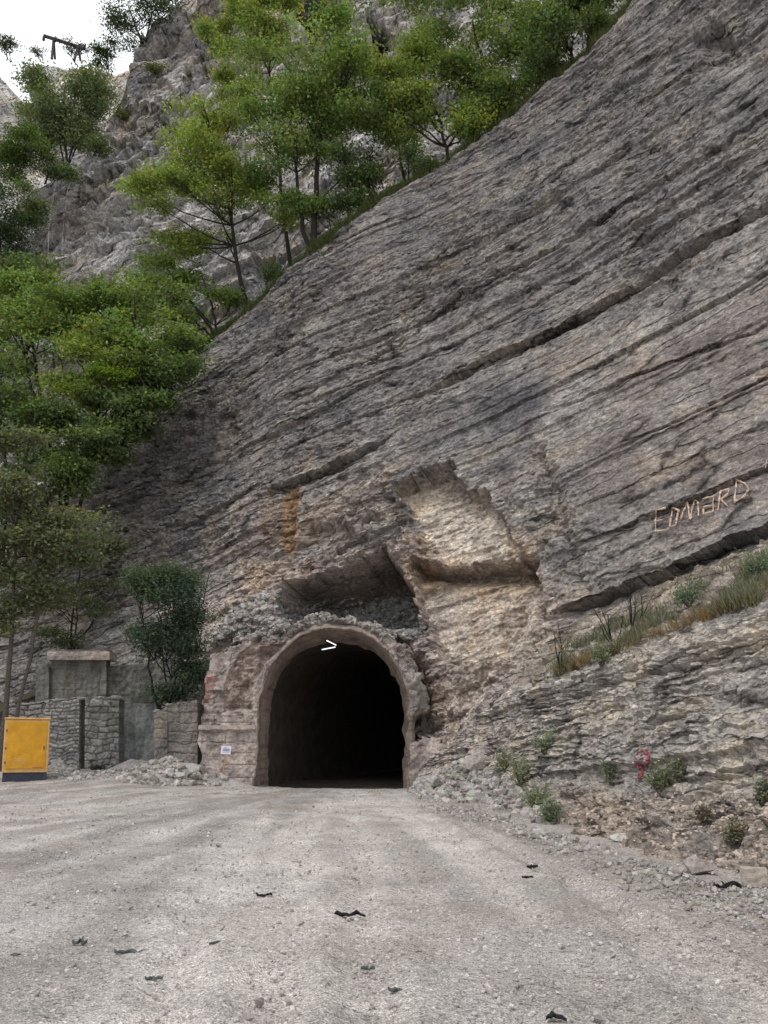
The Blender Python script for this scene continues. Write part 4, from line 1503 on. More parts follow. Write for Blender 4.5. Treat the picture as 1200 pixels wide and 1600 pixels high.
# left heap
pl_ = surf_points('ground', [(185, 1222), (205, 1195), (235, 1180), (270, 1165), (315, 1180), (350, 1212), (360, 1228), (250, 1228)], 2200, 16)
scatter("left_rubble", pl_, sizes(len(pl_), 0.04, 0.26, 15, 2.4), ("heap of angular stones against the left pier of the portal", "rubble"), 45,
        cols=A(0.37, 0.34, 0.31) * r.uniform(0.55, 1.35, (len(pl_), 1)) * A(1, 1, 1))
pl_ = surf_points('ground', [(70, 1215), (72, 1190), (110, 1185), (130, 1208), (190, 1203), (200, 1215), (130, 1222)], 500, 17)
scatter("wall_foot_rubble", pl_, sizes(len(pl_), 0.04, 0.20, 18, 2.4), ("fallen stones at the foot of the old masonry wall", "rubble"), 47)


def rock(u, v, Y, w, h, lab, grp=None, seed=0, c=(0.36, 0.32, 0.29), name="rock", boxy=False, sx=None):
    """a single big stone: subdivided, chipped block. w, h in px"""
    p = atz(u, v, 0.0) if Y is None else at(u, v, Y)
    if Y is None:
        pass
    sc = project(p)[2] / F
    W, Hh = w * sc, h * sc
    r_ = np.random.default_rng(seed + 500)
    n = 9
    pts = []
    lin = np.linspace(-1, 1, n)
    V = []
    Q = []
    for ax in range(3):
        for sg in (-1, 1):
            a, b = np.meshgrid(lin, lin, indexing='ij')
            g = np.zeros((n, n, 3))
            g[..., ax] = sg
            g[..., (ax + 1) % 3] = a
            g[..., (ax + 2) % 3] = b
            o = len(V) * n * n
            V.append(g.reshape(-1, 3))
            Q.append(grid_faces(n, n) + o)
    V = np.concatenate(V)
    Q = np.concatenate(Q)
    nrm = np.linalg.norm(V, axis=1)[:, None]
    k_ = 0.86 if boxy else 0.6
    S = V * k_ + (V / nrm) * (1 - k_) * 1.15
    if not boxy:
        for _ in range(7):      # chip with random planes
            d_ = r_.normal(size=3)
            d_ /= np.linalg.norm(d_)
            t_ = r_.uniform(0.62, 0.85)
            q = S @ d_ - t_
            S = S - np.maximum(q, 0)[:, None] * d_
    S = S + 0.07 * np.stack([vn(S * 2.2 + seed, 3), vn(S * 2.2 + seed + 9, 4), vn(S * 2.2 + seed + 17, 5)], -1)
    S = S * A(W / 2, W / 2 * 0.8, Hh / 2) / 0.9
    a = r_.uniform(-0.5, 0.5)
    R = np.array([[math.cos(a), -math.sin(a), 0], [math.sin(a), math.cos(a), 0], [0, 0, 1]])
    S = S @ R.T
    C = np.broadcast_to(A(*c), S.shape)
    o = mesh(name, S + A(0, 0, Hh * 0.40) + p, Q, M_STONE, col=C, origin=p)
    tag(o, lab, "rock", grp)
    return o


rock(1092, 1362, None, 46, 24, "flat-topped pale rock at the foot of the right soil slope", seed=1)
rock(1180, 1380, None, 34, 24, "squarish beige rock near the right road edge, right of the black scrap", seed=2, c=(0.40, 0.35, 0.30), boxy=True)
rock(1186, 1344, None, 30, 22, "brown wedge of rock just behind the squarish beige rock", seed=3, c=(0.25, 0.21, 0.18))
rock(1178, 1330, None, 26, 12, "thin grey slab lying above the wedge at the right edge", seed=4)
rock(978, 1391, None, 13, 9, "small lone rounded stone out on the road at the right", seed=5, c=(0.3, 0.28, 0.26))
rock(1060, 1366, None, 20, 12, "small pale stone just left of the flat-topped rock", seed=6)
rock(968, 1312, None, 24, 10, "whitish flat slab on the soil slope above the road edge", seed=7, c=(0.5, 0.47, 0.44))
rock(845, 1306, None, 22, 13, "pale block at the right toe of the stone heap", seed=8, c=(0.44, 0.42, 0.39))
rock(26, 1241, None, 28, 13, "rectangular pale stone block lying in front of the yellow cabinet", seed=9, boxy=True, c=(0.42, 0.38, 0.35), name="stone_block")
rock(42, 1229, None, 18, 9, "small grey block touching the yellow cabinet's plinth", seed=10, boxy=True, c=(0.36, 0.34, 0.32), name="stone_block")
rock(100, 1234, None, 14, 5, "thin pale slab on the gravel right of the yellow cabinet", seed=11)
rock(140, 1234, None, 16, 5, "thin pale slab on the gravel below the masonry wall", seed=12, c=(0.48, 0.44, 0.4))
rock(301, 1207, 32.4, 24, 15, "tilted grey boulder at the foot of the left portal pier", seed=13, c=(0.36, 0.35, 0.33))
rock(265, 1212, 32.2, 16, 11, "pale angular block in the left stone heap", seed=14, c=(0.48, 0.46, 0.44))
rock(280, 1216, 32.0, 16, 9, "second pale block in the left stone heap, beside the tilted boulder", seed=15, c=(0.45, 0.43, 0.4))
rock(680, 1226, 30.0, 20, 14, "largest pale block near the left end of the right stone heap", seed=16, c=(0.42, 0.40, 0.37))
rock(742, 1198, 28.0, 26, 26, "upright pale boulder at the top of the right stone heap", seed=17, c=(0.46, 0.41, 0.37))
rock(790, 1282, None, 18, 11, "grey block low in the right stone heap", seed=18)
rock(715, 1248, 26.5, 17, 11, "grey block midway up the right stone heap", seed=19)
for k, (u, v, w, h) in enumerate([(745, 1265, 12, 8), (765, 1255, 11, 8), (700, 1238, 12, 8), (810, 1290, 12, 8), (828, 1298, 11, 7), (728, 1230, 14, 9), (780, 1262, 12, 9), (660, 1232, 10, 7)]):
    p = pick(u, v, 'bank')
    rock(u, v, p[1], w, h, "small grey block in the stone heap right of the portal", "loose blocks in the right stone heap", seed=30 + k, c=(0.38, 0.36, 0.34))
for k, (u, v, w, h) in enumerate([(905, 1330, 14, 7), (930, 1336, 12, 6), (985, 1358, 13, 7), (1020, 1368, 14, 8), (1045, 1384, 14, 6), (1000, 1346, 10, 6), (1105, 1400, 16, 6), (1075, 1420, 14, 6)]):
    rock(u, v, None, w, h, "small stone on the gravel strip along the right road edge", "loose stones along the right road edge", seed=50 + k, c=(0.36, 0.33, 0.3))


# dark scraps on the road
def scrap(u, v, w, h, lab, mat, seed, lift=0.05):
    p = atz(u, v, 0.0)
    sc = project(p)[2] / F * 0.85
    r_ = np.random.default_rng(seed)
    nx, ny = 26, 8
    a = np.linspace(-0.5, 0.5, nx)
    b = np.linspace(-0.5, 0.5, ny)
    Aq, Bq = np.meshgrid(a, b, indexing='ij')
    W = w * sc
    lift = lift * 0.45
    Dp = max(h * sc * 2.8, 0.04)
    Dp = min(Dp, W * 0.7)
    prof = (0.35 + 0.65 * r_.random(nx)) * (1 - (2 * np.abs(a)) ** 4)
    prof = np.convolve(np.pad(prof, 1, mode='edge'), [0.25, 0.5, 0.25], 'valid')
    x = Aq * W
    y = Bq * Dp * prof[:, None] + 0.3 * Dp * np.interp(Aq, np.linspace(-0.5, 0.5, 6), r_.normal(0, 1, 6))
    z = lift * (0.35 + 0.65 * np.abs(np.interp(Aq, np.linspace(-0.5, 0.5, 8), r_.normal(0, 1, 8)))) * (0.4 + np.abs(Bq) * 2.2)
    top = np.stack([x, y, z + 0.006], -1)
    bot = np.stack([x, y, z - 0.006], -1)
    V = np.concatenate([top.reshape(-1, 3), bot.reshape(-1, 3)]) + p
    f = grid_faces(nx, ny)
    Q = [f, f[:, ::-1] + nx * ny]
    side = []
    N_ = nx * ny
    for i in range(nx - 1):
        for j in (0, ny - 1):
            s0, s1 = i * ny + j, (i + 1) * ny + j
            side.append([s0, s1, s1 + N_, s0 + N_])
    for j in range(ny - 1):
        for i in (0, nx - 1):
            s0, s1 = i * ny + j, i * ny + j + 1
            side.append([s0, s1, s1 + N_, s0 + N_])
    o = mesh("scrap", V, [np.concatenate(Q), np.array(side)], mat, origin=p)
    tag(o, lab, "scrap", "torn scraps lying on the road")
    return o


scrap(545, 1432, 62, 7, "long torn black rubber strip in the middle of the road", M_RUBBER, 1, 0.045)
scrap(412, 1399, 32, 5, "short black scrap left of the middle of the road", M_RUBBER, 2, 0.03)
scrap(123, 1475, 32, 7, "curled dark grey scrap on the left side of the road", M_SCRAP, 3, 0.035)
scrap(208, 1489, 70, 5, "long flat grey scrap right of the curled one", M_SCRAP, 4, 0.03)
scrap(350, 1474, 52, 5, "thin grey-green scrap left of centre in the foreground", M_SCRAP, 5, 0.025)
scrap(830, 1356, 26, 7, "upper small black scrap near the right wheel track", M_RUBBER, 6, 0.06)
scrap(826, 1372, 28, 5, "lower small black scrap near the right wheel track", M_RUBBER, 7, 0.04)
scrap(1133, 1387, 44, 12, "crumpled black scrap among the stones at the right road edge", M_RUBBER, 8, 0.06)
scrap(627, 1549, 50, 6, "thin dark twig-like scrap in the near foreground", M_SCRAP, 9, 0.02)
scrap(868, 1592, 36, 8, "crumpled dark scrap cut by the bottom edge of the picture", M_RUBBER, 10, 0.03)
scrap(575, 1514, 26, 5, "small greenish scrap in the foreground below the long black strip", M_SCRAP, 12, 0.02)
scrap(240, 1530, 34, 4, "thin sliver below the long flat grey scrap", M_SCRAP, 14, 0.02)

# ------------------------------------------------------------------ yellow cabinet
cb0 = at(38, 1222, 30.0)
cb0[2] = ground_z(cb0[0], cb0[1]) - 0.02
s_ = project(cb0)[2] / F
Wc, Hc, Dc = 66 * s_, 96 * s_, 1.1
cab = empty("equipment_cabinet", cb0, "yellow steel cabinet on a dark plinth standing by the old masonry wall", "cabinet")
ang = math.radians(25)
tl = math.radians(-4.0)


def CM(V):
    V = np.asarray(V, float).copy()
    x, y, z = V[:, 0], V[:, 1], V[:, 2]
    x = x + z * math.tan(tl) * 1.0
    X_ = x * math.cos(ang) - y * math.sin(ang)
    Y_ = x * math.sin(ang) + y * math.cos(ang)
    return np.stack([X_, Y_, z], 1) + cb0


pz = 0.32
Bag().box((-Wc / 2 + .03, .03, 0), (Wc / 2 - .03, Dc - .03, pz), 0.01, CM).build("plinth", M_NAVY, cab)
Bag().box((-Wc / 2, 0, pz + .003), (Wc / 2, Dc, Hc - .05), 0.02, CM).build("body", M_YTRIM, cab)
Bag().box((-Wc / 2 - .02, -.03, Hc - .047), (Wc / 2 + .02, Dc + .03, Hc + .02), 0.015, CM).build("roof", M_YTRIM, cab)
dr_ = Bag().box((-Wc / 2 + .10, -.025, pz + .14), (Wc / 2 - .10, -.002, Hc - .13), 0.008, CM).build("door", M_YELLOW, cab)
for zf in (0.28, 0.5, 0.78):
    Bag().box((-Wc / 2 + .07, -.045, Hc * zf), (-Wc / 2 + .105, -.012, Hc * zf + .09), 0.006, CM).build("hinge", M_NAVY, cab)
Bag().box((Wc / 2 - .19, -.05, Hc * .5), (Wc / 2 - .155, -.026, Hc * .5 + .14), 0.006, CM).build("handle", M_NAVY, cab)
Bag().box((Wc / 2 - .55, -.028, pz + .17), (Wc / 2 - .2, -.0255, pz + .20), 0.0, CM).build("scratch", M_RED, cab)
for zv in (0, 1, 2, 3):
    Bag().box((-Wc / 2 + .35, -.030, pz + .30 + zv * .06), (-Wc / 2 + .75, -.0255, pz + .325 + zv * .06), 0.0, CM).build("vent_slot", M_YTRIM, cab)
Bag().box((-.03, Dc * .3, Hc + .02), (.03, Dc * .3 + .05, Hc + .10), 0.01, CM).build("lifting_eye", M_NAVY, cab)

# ------------------------------------------------------------------ sign on a stake
sb = at(351, 1212, YP - 0.35)
sb[2] = 0.0 + 0.15
sg = empty("site_sign", sb, "small white notice with blue lettering nailed to a wooden stake before the left pier", "sign")
sp = at(353, 1172, YP - 0.35)
px = project(sp)[2] / F
Bag().tube([A(sp[0] - 0.03, sp[1] + .03, sp[2] - 0.1), A(sp[0] - 0.01, sp[1] + .03, sp[2] - 0.45), A(sp[0] - 0.06, sp[1] + .03, sp[2] - 0.75), A(sp[0] + 0.0, sp[1] + .03, sb[2] - 0.1)], 0.035, 6).build("stake", M_WOOD, sg)
bw, bh = 15.5 * px, 12.5 * px


def SM(V):
    V = np.asarray(V, float).copy()
    a = math.radians(-3)
    x, z = V[:, 0] * math.cos(a) - V[:, 2] * math.sin(a), V[:, 0] * math.sin(a) + V[:, 2] * math.cos(a)
    return np.stack([x, V[:, 1], z], 1) + sp


bd = Bag().box((-bw / 2, -.012, -bh / 2), (bw / 2, .012, bh / 2), 0.003, SM).build("board", M_SIGN, sg)


def glyph_strokes(lines, mp, wid, mat, name, parent, origin=None):
    bag = Bag()
    for ln in lines:
        for a, b in zip(ln[:-1], ln[1:]):
            a, b = A(*a), A(*b)
            d = b - a
            L = np.linalg.norm(d) + 1e-6
            n_ = A(-d[1], d[0]) / L * wid / 2
            e_ = d / L * wid / 2
            c = [a - n_ - e_, b - n_ + e_, b + n_ + e_, a + n_ - e_]
            V = [[p[0], dy, p[1]] for dy in (-0.0155, -0.0125) for p in c]
            bag.add(mp(np.array(V)), [[0, 1, 2, 3], [4, 7, 6, 5], [0, 4, 5, 1], [1, 5, 6, 2], [2, 6, 7, 3], [3, 7, 4, 0]])
    return bag.build(name, mat, parent, origin=origin)


# the notice's illegible blue lines: strokes of the size and weight seen
r_ = np.random.default_rng(3)
ln = []
x = -bw * .26
while x < bw * .34:
    h = bh * .13
    ln.append([(x, -bh * .10), (x, -bh * .10 + 2 * h)])
    if r_.random() < .6:
        ln.append([(x, -bh * .10 + 2 * h), (x + bw * .05, -bh * .10 + 2 * h)])
    if r_.random() < .6:
        ln.append([(x, -bh * .10), (x + bw * .05, -bh * .10)])
    x += bw * .085
glyph_strokes(ln, SM, 0.018, M_INK, "lettering", sg)
glyph_strokes([[(-bw * .2, bh * .30), (bw * .08, bh * .30)]], SM, 0.012, M_INK, "small_lettering", sg)
glyph_strokes([[(-bw * .30, -bh * .26), (bw * .33, -bh * .26)]], SM, 0.010, M_INK, "small_lettering", sg)


# ------------------------------------------------------------------ paint on the rocks
def painted(lines, surf, radius, mat, name, lab, off=0.04, stepx=2.0, pickr=5):
    bag = Bag()
    allp = []
    for ln in lines:
        pts = []
        for a, b in zip(ln[:-1], ln[1:]):
            L = math.hypot(b[0] - a[0], b[1] - a[1])
            for t in np.linspace(0, 1, max(2, int(L / stepx))):
                pts.append((a[0] + (b[0] - a[0]) * t, a[1] + (b[1] - a[1]) * t))
        P = []
        for u, v in pts:
            p = pick(u, v, surf, pickr) if isinstance(surf, str) else at(u, v, surf)
            r0 = ray(u, v)
            # keep the stroke's own direction, take the surface's distance
            t = (project(p)[2])
            P.append(A(0, 0, CH) + r0 * t)
        P = np.array(P)
        if len(P) > 4:
            tmp = P.copy()
            tmp[1:-1] = (P[:-2] + P[1:-1] + P[2:]) / 3
            P = tmp
        to = A(0, 0, CH) - P
        to /= np.linalg.norm(to, axis=1)[:, None]
        P = P + to * off
        rr2 = radius * np.clip(0.85 + 1.1 * vn(P * 7.0, 55), 0.55, 1.4)
        bag.tube(P + 0.02 * np.stack([vn(P * 7, 56), vn(P * 7, 57), vn(P * 7, 58)], -1), rr2, 5)
        allp.append(P)
    c = np.concatenate(allp).mean(0)
    o = bag.build(name, mat, origin=c)
    tag(o, lab, "graffiti")
    return o


def zc(pts):
    return [(980 + x / 5.4545, 720 + y / 5.4545) for x, y in pts]


LET = [[(245, 420), (240, 600)], [(245, 420), (330, 400)], [(240, 510), (300, 500)], [(240, 600), (330, 590)],
       [(385, 400), (362, 560)], [(385, 400), (440, 420), (415, 545), (362, 560)],
       [(455, 490), (515, 350)], [(515, 350), (535, 500)], [(535, 500), (575, 335)], [(575, 335), (600, 345), (607, 470)],
       [(645, 325), (735, 300)], [(735, 290), (730, 430)], [(650, 400), (725, 375)], [(645, 460), (652, 405)], [(652, 450), (730, 430)],
       [(795, 260), (772, 420)], [(795, 260), (870, 240), (860, 280), (795, 330)], [(800, 330), (855, 385)],
       [(932, 165), (915, 360)], [(932, 165), (1000, 190), (1035, 245), (985, 310), (915, 350)]]
painted([zc(l) for l in LET], 'cliff', 0.034, M_SCRATCH, "graffiti", "pale scratched capital letters on the smooth slab at the right", 0.15)
painted([[(1192, 727), (1204, 720)], [(1198, 718), (1197, 731)]], 'cliff', 0.022, M_SCRATCH, "graffiti", "tiny orange mark on the rock at the right edge above the scratched letters", 0.10)


def zr(pts):
    return [(300 + x / 6.667, 1000 + y / 6.667) for x, y in pts]


painted([zr(l) for l in ([(155, 385), (150, 600)], [(160, 390), (215, 385), (230, 430), (215, 480), (150, 490)], [(150, 570), (195, 565)])], YP + 0.02, 0.020, M_RED, "graffiti",
        "faded red sprayed letters on the left pier of the tunnel portal", 0.10)


def zq_(pts):
    return [(900 + x / 4, 1150 + y / 4) for x, y in pts]


painted([zq_(l) for l in ([(385, 100), (375, 160), (395, 200), (385, 270)], [(385, 100), (420, 90), (430, 130), (395, 150)], [(440, 90), (455, 130), (440, 180), (455, 200)],
                          [(395, 200), (415, 195), (410, 265), (385, 270)], [(365, 180), (410, 175)], [(405, 120), (450, 110)])], 'bank', 0.030, M_RED2, "graffiti",
        "dark red painted scrawl on the thin beds of the right bank", 0.09)

# ------------------------------------------------------------------ old walls at the left
def patch(name, pix, Y, mat, parent, thick, dispf=None, res=0.05, colf=None):
    """wall panel from a px quad at distance Y: tl, tr, br, bl; displaced front, real thickness"""
    tl_, tr_, br_, bl_ = [at(p[0], p[1], Y if len(p) < 3 else p[2]) for p in pix]
    nx = max(4, int(np.linalg.norm(tr_ - tl_) / res))
    nz = max(4, int(np.linalg.norm(tl_ - bl_) / res))
    a, b = np.meshgrid(np.linspace(0, 1, nx), np.linspace(0, 1, nz), indexing='ij')
    a = a[..., None]
    b = b[..., None]
    P = (bl_ * (1 - a) + br_ * a) * (1 - b) + (tl_ * (1 - a) + tr_ * a) * b
    if dispf is not None:
        d = dispf(P, a[..., 0], b[..., 0])
        P[..., 1] -= d
    Bk = P.copy()
    Bk[..., 1] = P[..., 1].max() + thick
    C = colf(P, a[..., 0], b[..., 0]) if colf else None
    n_ = nx * nz
    f = grid_faces(nx, nz)
    side = []
    for i in range(nx - 1):
        for j in (0, nz - 1):
            s0, s1 = i * nz + j, (i + 1) * nz + j
            side.append([s0, s1, s1 + n_, s0 + n_])
    for j in range(nz - 1):
        for i in (0, nx - 1):
            s0, s1 = i * nz + j, i * nz + j + 1
            side.append([s0, s1, s1 + n_, s0 + n_])
    V = np.concatenate([P.reshape(-1, 3), Bk.reshape(-1, 3)])
    if C is not None:
        C = np.concatenate([C.reshape(-1, 3), C.reshape(-1, 3)])
    return mesh(name, V, [f, f[:, ::-1] + n_, np.array(side)], mat, parent, col=C), P


def stones_field(P, seed, ch=0.26, cw=0.5):
    """irregular coursed masonry: distance to joint (m-ish) and stone id noise"""
    x = P[..., 0] + 0.13 * vn(P * 2.3, seed)
    z = P[..., 2] + 0.12 * vn(P * 1.7 + 5, seed + 1) + 0.04 * vn(P * 5, seed + 6)
    row = np.floor(z / ch).astype(np.int64)
    fz = z / ch - row
    w = cw * (0.6 + 0.9 * hsh(row, row * 0, row * 0, seed))
    xx = x / w + hsh(row, row * 0 + 1, row * 0, seed) * 5
    c0 = np.floor(xx)
    j0 = hsh(row, c0.astype(np.int64), row * 0, seed + 2) * 0.35
    c_ = np.floor(xx + j0 * 0).astype(np.int64)
    fx = xx - c_
    dj = np.minimum(np.minimum(fx, 1 - fx) * w, np.minimum(fz, 1 - fz) * ch)
    idn = hsh(row, c_, row * 0, seed + 4)
    return dj, idn


def mas_disp(seed, amp=0.09, ch=0.26, cw=0.5):
    def f(P, a, b):
        dj, idn = stones_field(P, seed, ch, cw)
        return amp * ss(0.0, 0.06, dj) + 0.06 * (idn - 0.5) + 0.03 * fbm(P * 6, 3, seed) + 0.04 * fbm(P * 1.2, 2, seed + 8)
    return f


def mas_col(seed, base, ch=0.26, cw=0.5):
    def f(P, a, b):
        dj, idn = stones_field(P, seed, ch, cw)
        C = np.empty(P.shape)
        C[:] = A(*base)
        C *= ((0.75 + 0.5 * idn) * (1 + 0.25 * fbm(P * 5, 3, seed + 60)))[..., None]
        C = mixc(C, A(0.10, 0.095, 0.088), (1 - ss(0.005, 0.03, dj)) * 0.8)
        C = mixc(C, A(0.10, 0.11, 0.085), ss(0.2, 0.8, fbm(P * 0.9, 3, seed + 40)) * 0.5)
        return C
    return f


def ragged(P, seed, amp=0.18):
    """lower the top rows unevenly"""
    return P


YW = 37.5
rw = empty("retaining_wall", at(150, 1200, YW + 1.3) * A(1, 1, 0) + A(0, 0, 0.6), "old grey concrete retaining wall with a capped panel behind the broken masonry", "wall")
cd = lambda s: (lambda P, a, b: 0.05 * fbm(P * 1.5, 3, s) + 0.03 * vn(P * 6, s + 5))
patch("panel", [(60, 1030), (166, 1030), (166, 1210), (60, 1210)], YW + 1.0, M_OLDC, rw, 0.5, cd(1400))
patch("panel", [(167, 1041), (322, 1030), (322, 1215), (167, 1215)], YW + 1.15, M_OLDC, rw, 0.5, cd(1410))
patch("pilaster", [(156, 1032), (166, 1032), (166, 1210), (156, 1210)], YW + 0.78, M_OLDC, rw, 0.2, cd(1420))
patch("pilaster", [(56, 1042), (76, 1042), (76, 1210), (56, 1210)], YW + 0.70, M_OLDC, rw, 0.25, cd(1425))
patch("cap_slab", [(74, 1018), (172, 1018), (172, 1031), (74, 1031)], YW + 0.6, M_CONC, rw, 0.9, cd(1430))
patch("cap_edge", [(78, 1015), (168, 1015), (168, 1018), (78, 1018)], YW + 0.75, M_OLDC, rw, 0.6, cd(1440))

mw = empty("masonry_wall", at(100, 1203, YW - 1.0) * A(1, 1, 0) + A(0, 0, 0.6), "broken wall of rough grey stones with a dark vertical slot, behind the yellow cabinet", "wall")
patch("stonework", [(70, 1094), (124, 1092), (124, 1208), (70, 1208)], YW - 1.0, M_MASON, mw, 0.7, mas_disp(1500, 0.045, 0.17, 0.42), 0.035, mas_col(1500, (0.27, 0.26, 0.245), 0.17, 0.42))
patch("stonework", [(133, 1090), (186, 1092), (186, 1208), (133, 1208)], YW - 1.05, M_MASON, mw, 0.7, mas_disp(1510, 0.05, 0.29, 0.42), 0.035, mas_col(1510, (0.235, 0.225, 0.21), 0.29, 0.42))
patch("stonework", [(123.5, 1092), (134, 1092), (134, 1208), (123.5, 1208)], YW - 0.72, M_DARK, mw, 0.3)  # dark sheet set back between the stones, painting the slot's shade
patch("stonework", [(14, 1104), (71, 1098), (71, 1208), (14, 1208)], YW - 0.9, M_MASON, mw, 0.7, mas_disp(1520, 0.09, 0.24, 0.6), 0.035, mas_col(1520, (0.24, 0.225, 0.21), 0.24, 0.6))
cs = Bag()
r_ = np.random.default_rng(90)
for k in range(34):
    u = r_.uniform(16, 186)
    p = at(u, line_y(u, [(14, 1103), (71, 1097), (124, 1091), (190, 1090)]), YW - 0.75 + r_.uniform(-.15, .2))
    V = (SHP[k % 24] @ rot_rand(r_, 1, 0.12)[0].T) * A(r_.uniform(.18, .42), .25, r_.uniform(.10, .2)) + p
    cs.add(V, None, TRI, C=A(0.22, 0.21, 0.2) * r_.uniform(0.7, 1.5))
cs.build("coping_stones", M_STONE, mw)
# plastered section and stub
ps_ = empty("plastered_wall", at(212, 1200, YW - 0.4) * A(1, 1, 0) + A(0, 0, 0.6), "smooth blue-grey plastered wall section with peeling patches beside the masonry", "wall")
M_PLAST = concrete_mat("blue_grey_plaster", (0.26, 0.275, 0.268), False, 1.0)
patch("plaster", [(186.5, 1098), (246, 1100), (246, 1212), (186.5, 1212)], YW - 0.4, M_PLAST, ps_, 0.6, cd(1450))
st = empty("stub_wall", at(275, 1195, YW - 2.0) * A(1, 1, 0) + A(0, 0, 0.6), "low broken concrete stub wall between the plastered wall and the portal pier", "wall")
patch("face", [(241, 1116), (262, 1103), (262, 1215), (241, 1215)], YW - 2.1, M_GCONC, st, 1.2, mas_disp(1460, 0.05, 0.4, 0.9), 0.04)
patch("face", [(262.2, 1101), (309, 1098), (309, 1215), (262.2, 1215)], YW - 2.05, M_GCONC, st, 1.2, mas_disp(1470, 0.05, 0.45, 1.1), 0.04)
cs = Bag()
for k in range(16):
    u = r_.uniform(242, 308)
    p = at(u, line_y(u, [(241, 1114), (262, 1102), (309, 1097)]), YW - 1.8 + r_.uniform(-.2, .3))
    V = (SHP[k % 24] @ rot_rand(r_, 1, 0.3)[0].T) * A(r_.uniform(.12, .32), .25, r_.uniform(.08, .2)) + p
    cs.add(V, None, TRI, C=A(0.3, 0.28, 0.26) * r_.uniform(0.7, 1.4))
cs.build("coping_stones", M_STONE, st)

# beam on two trestles high on the far cliff, and the cables
bt = at(100, 88, 96.0)
bs = empty("beam_on_trestles", bt, "weathered beam on two trestles against the sky on top of the far cliff", "trestle")
Bag().tube([at(69, 56, 96), at(100, 66, 96), at(132, 76, 96)], 0.28, 6).build("beam", M_GREYWOOD, bs)
for (a, b, c, nm) in (((84, 60), (81, 92), (86, 92), "trestle"), ((122, 72), (116, 95), (126, 95), "trestle")):
    k = Bag()
    k.tube([at(*a, 96), at(*b, 95.4)], 0.20, 5)
    k.tube([at(*a, 96), at(*c, 96.6)], 0.20, 5)
    k.tube([at(a[0] - 1, a[1] + 4, 95.8), at(a[0] + 2, a[1] + 5, 96.2)], 0.18, 5)
    k.build(nm, M_GREYWOOD, bs)
Bag().tube([at(69, 57, 96), at(68, 63, 96)], 0.22, 5).build("pulley", M_GREYWOOD, bs)
for pts, lab in ((((114, 178), (110, 220), (104, 300), (100, 380), (103, 450)), "pale cable hanging down the back cliff, the right one of two"),
                 (((83, 222), (80, 280), (77, 350), (75, 430)), "pale cable hanging down the back cliff, the left one of two")):
    P = [pick(u, v, 'back', 14) for u, v in pts]
    Dm = min(project(p)[2] for p in P) - 1.5
    P = [pp_ + A(0, -0.6, 0.1) for pp_ in P]
    o = Bag().tube(np.array(P), 0.022, 5).build("cable", M_WIRE, origin=P[0])
    tag(o, lab, "cable", "cables on the back cliff")


# ------------------------------------------------------------------ foliage
def leaves(cent, n_per, spread, size, colr, r, flat=0.45, droop=0.0, var=0.35):
    """leaf quads gathered round cluster centres"""
    n = len(cent) * n_per
    c = np.repeat(cent, n_per, axis=0)
    off = r.normal(0, 1, (n, 3)) * A(1, 1, flat) * spread
    P = c + off
    up_ = A(0, 0, 1) + r.normal(0, 0.75, (n, 3))
    up_ /= np.linalg.norm(up_, axis=1)[:, None]
    t = np.cross(up_, r.normal(0, 1, (n, 3)))
    t /= np.linalg.norm(t, axis=1)[:, None] + 1e-9
    b = np.cross(up_, t)
    s = size * r.uniform(0.6, 1.3, (n, 1))
    V = np.stack([P - t * s, P - b * s * 0.5 + up_ * s * .12, P + t * s, P + b * s * 0.5 + up_ * s * .12], 1)
    V[:, 2, 2] -= droop * s[:, 0]
    ccol = np.repeat(r.uniform(1 - var, 1 + var, (len(cent), 1)) * (A(1, 1, 1) + r.normal(0, 0.10, (len(cent), 3)) * A(1, 0.4, 1)), n_per, axis=0)
    C = A(*colr) * ccol * r.uniform(0.65, 1.4, (n, 1))
    yel = r.random((n, 1)) < 0.10
    C = np.where(yel, C * A(1.7, 1.35, 0.8), C)
    return V.reshape(-1, 3), np.arange(n * 4).reshape(-1, 4), np.repeat(np.clip(C, 0.004, 0.9), 4, axis=0)


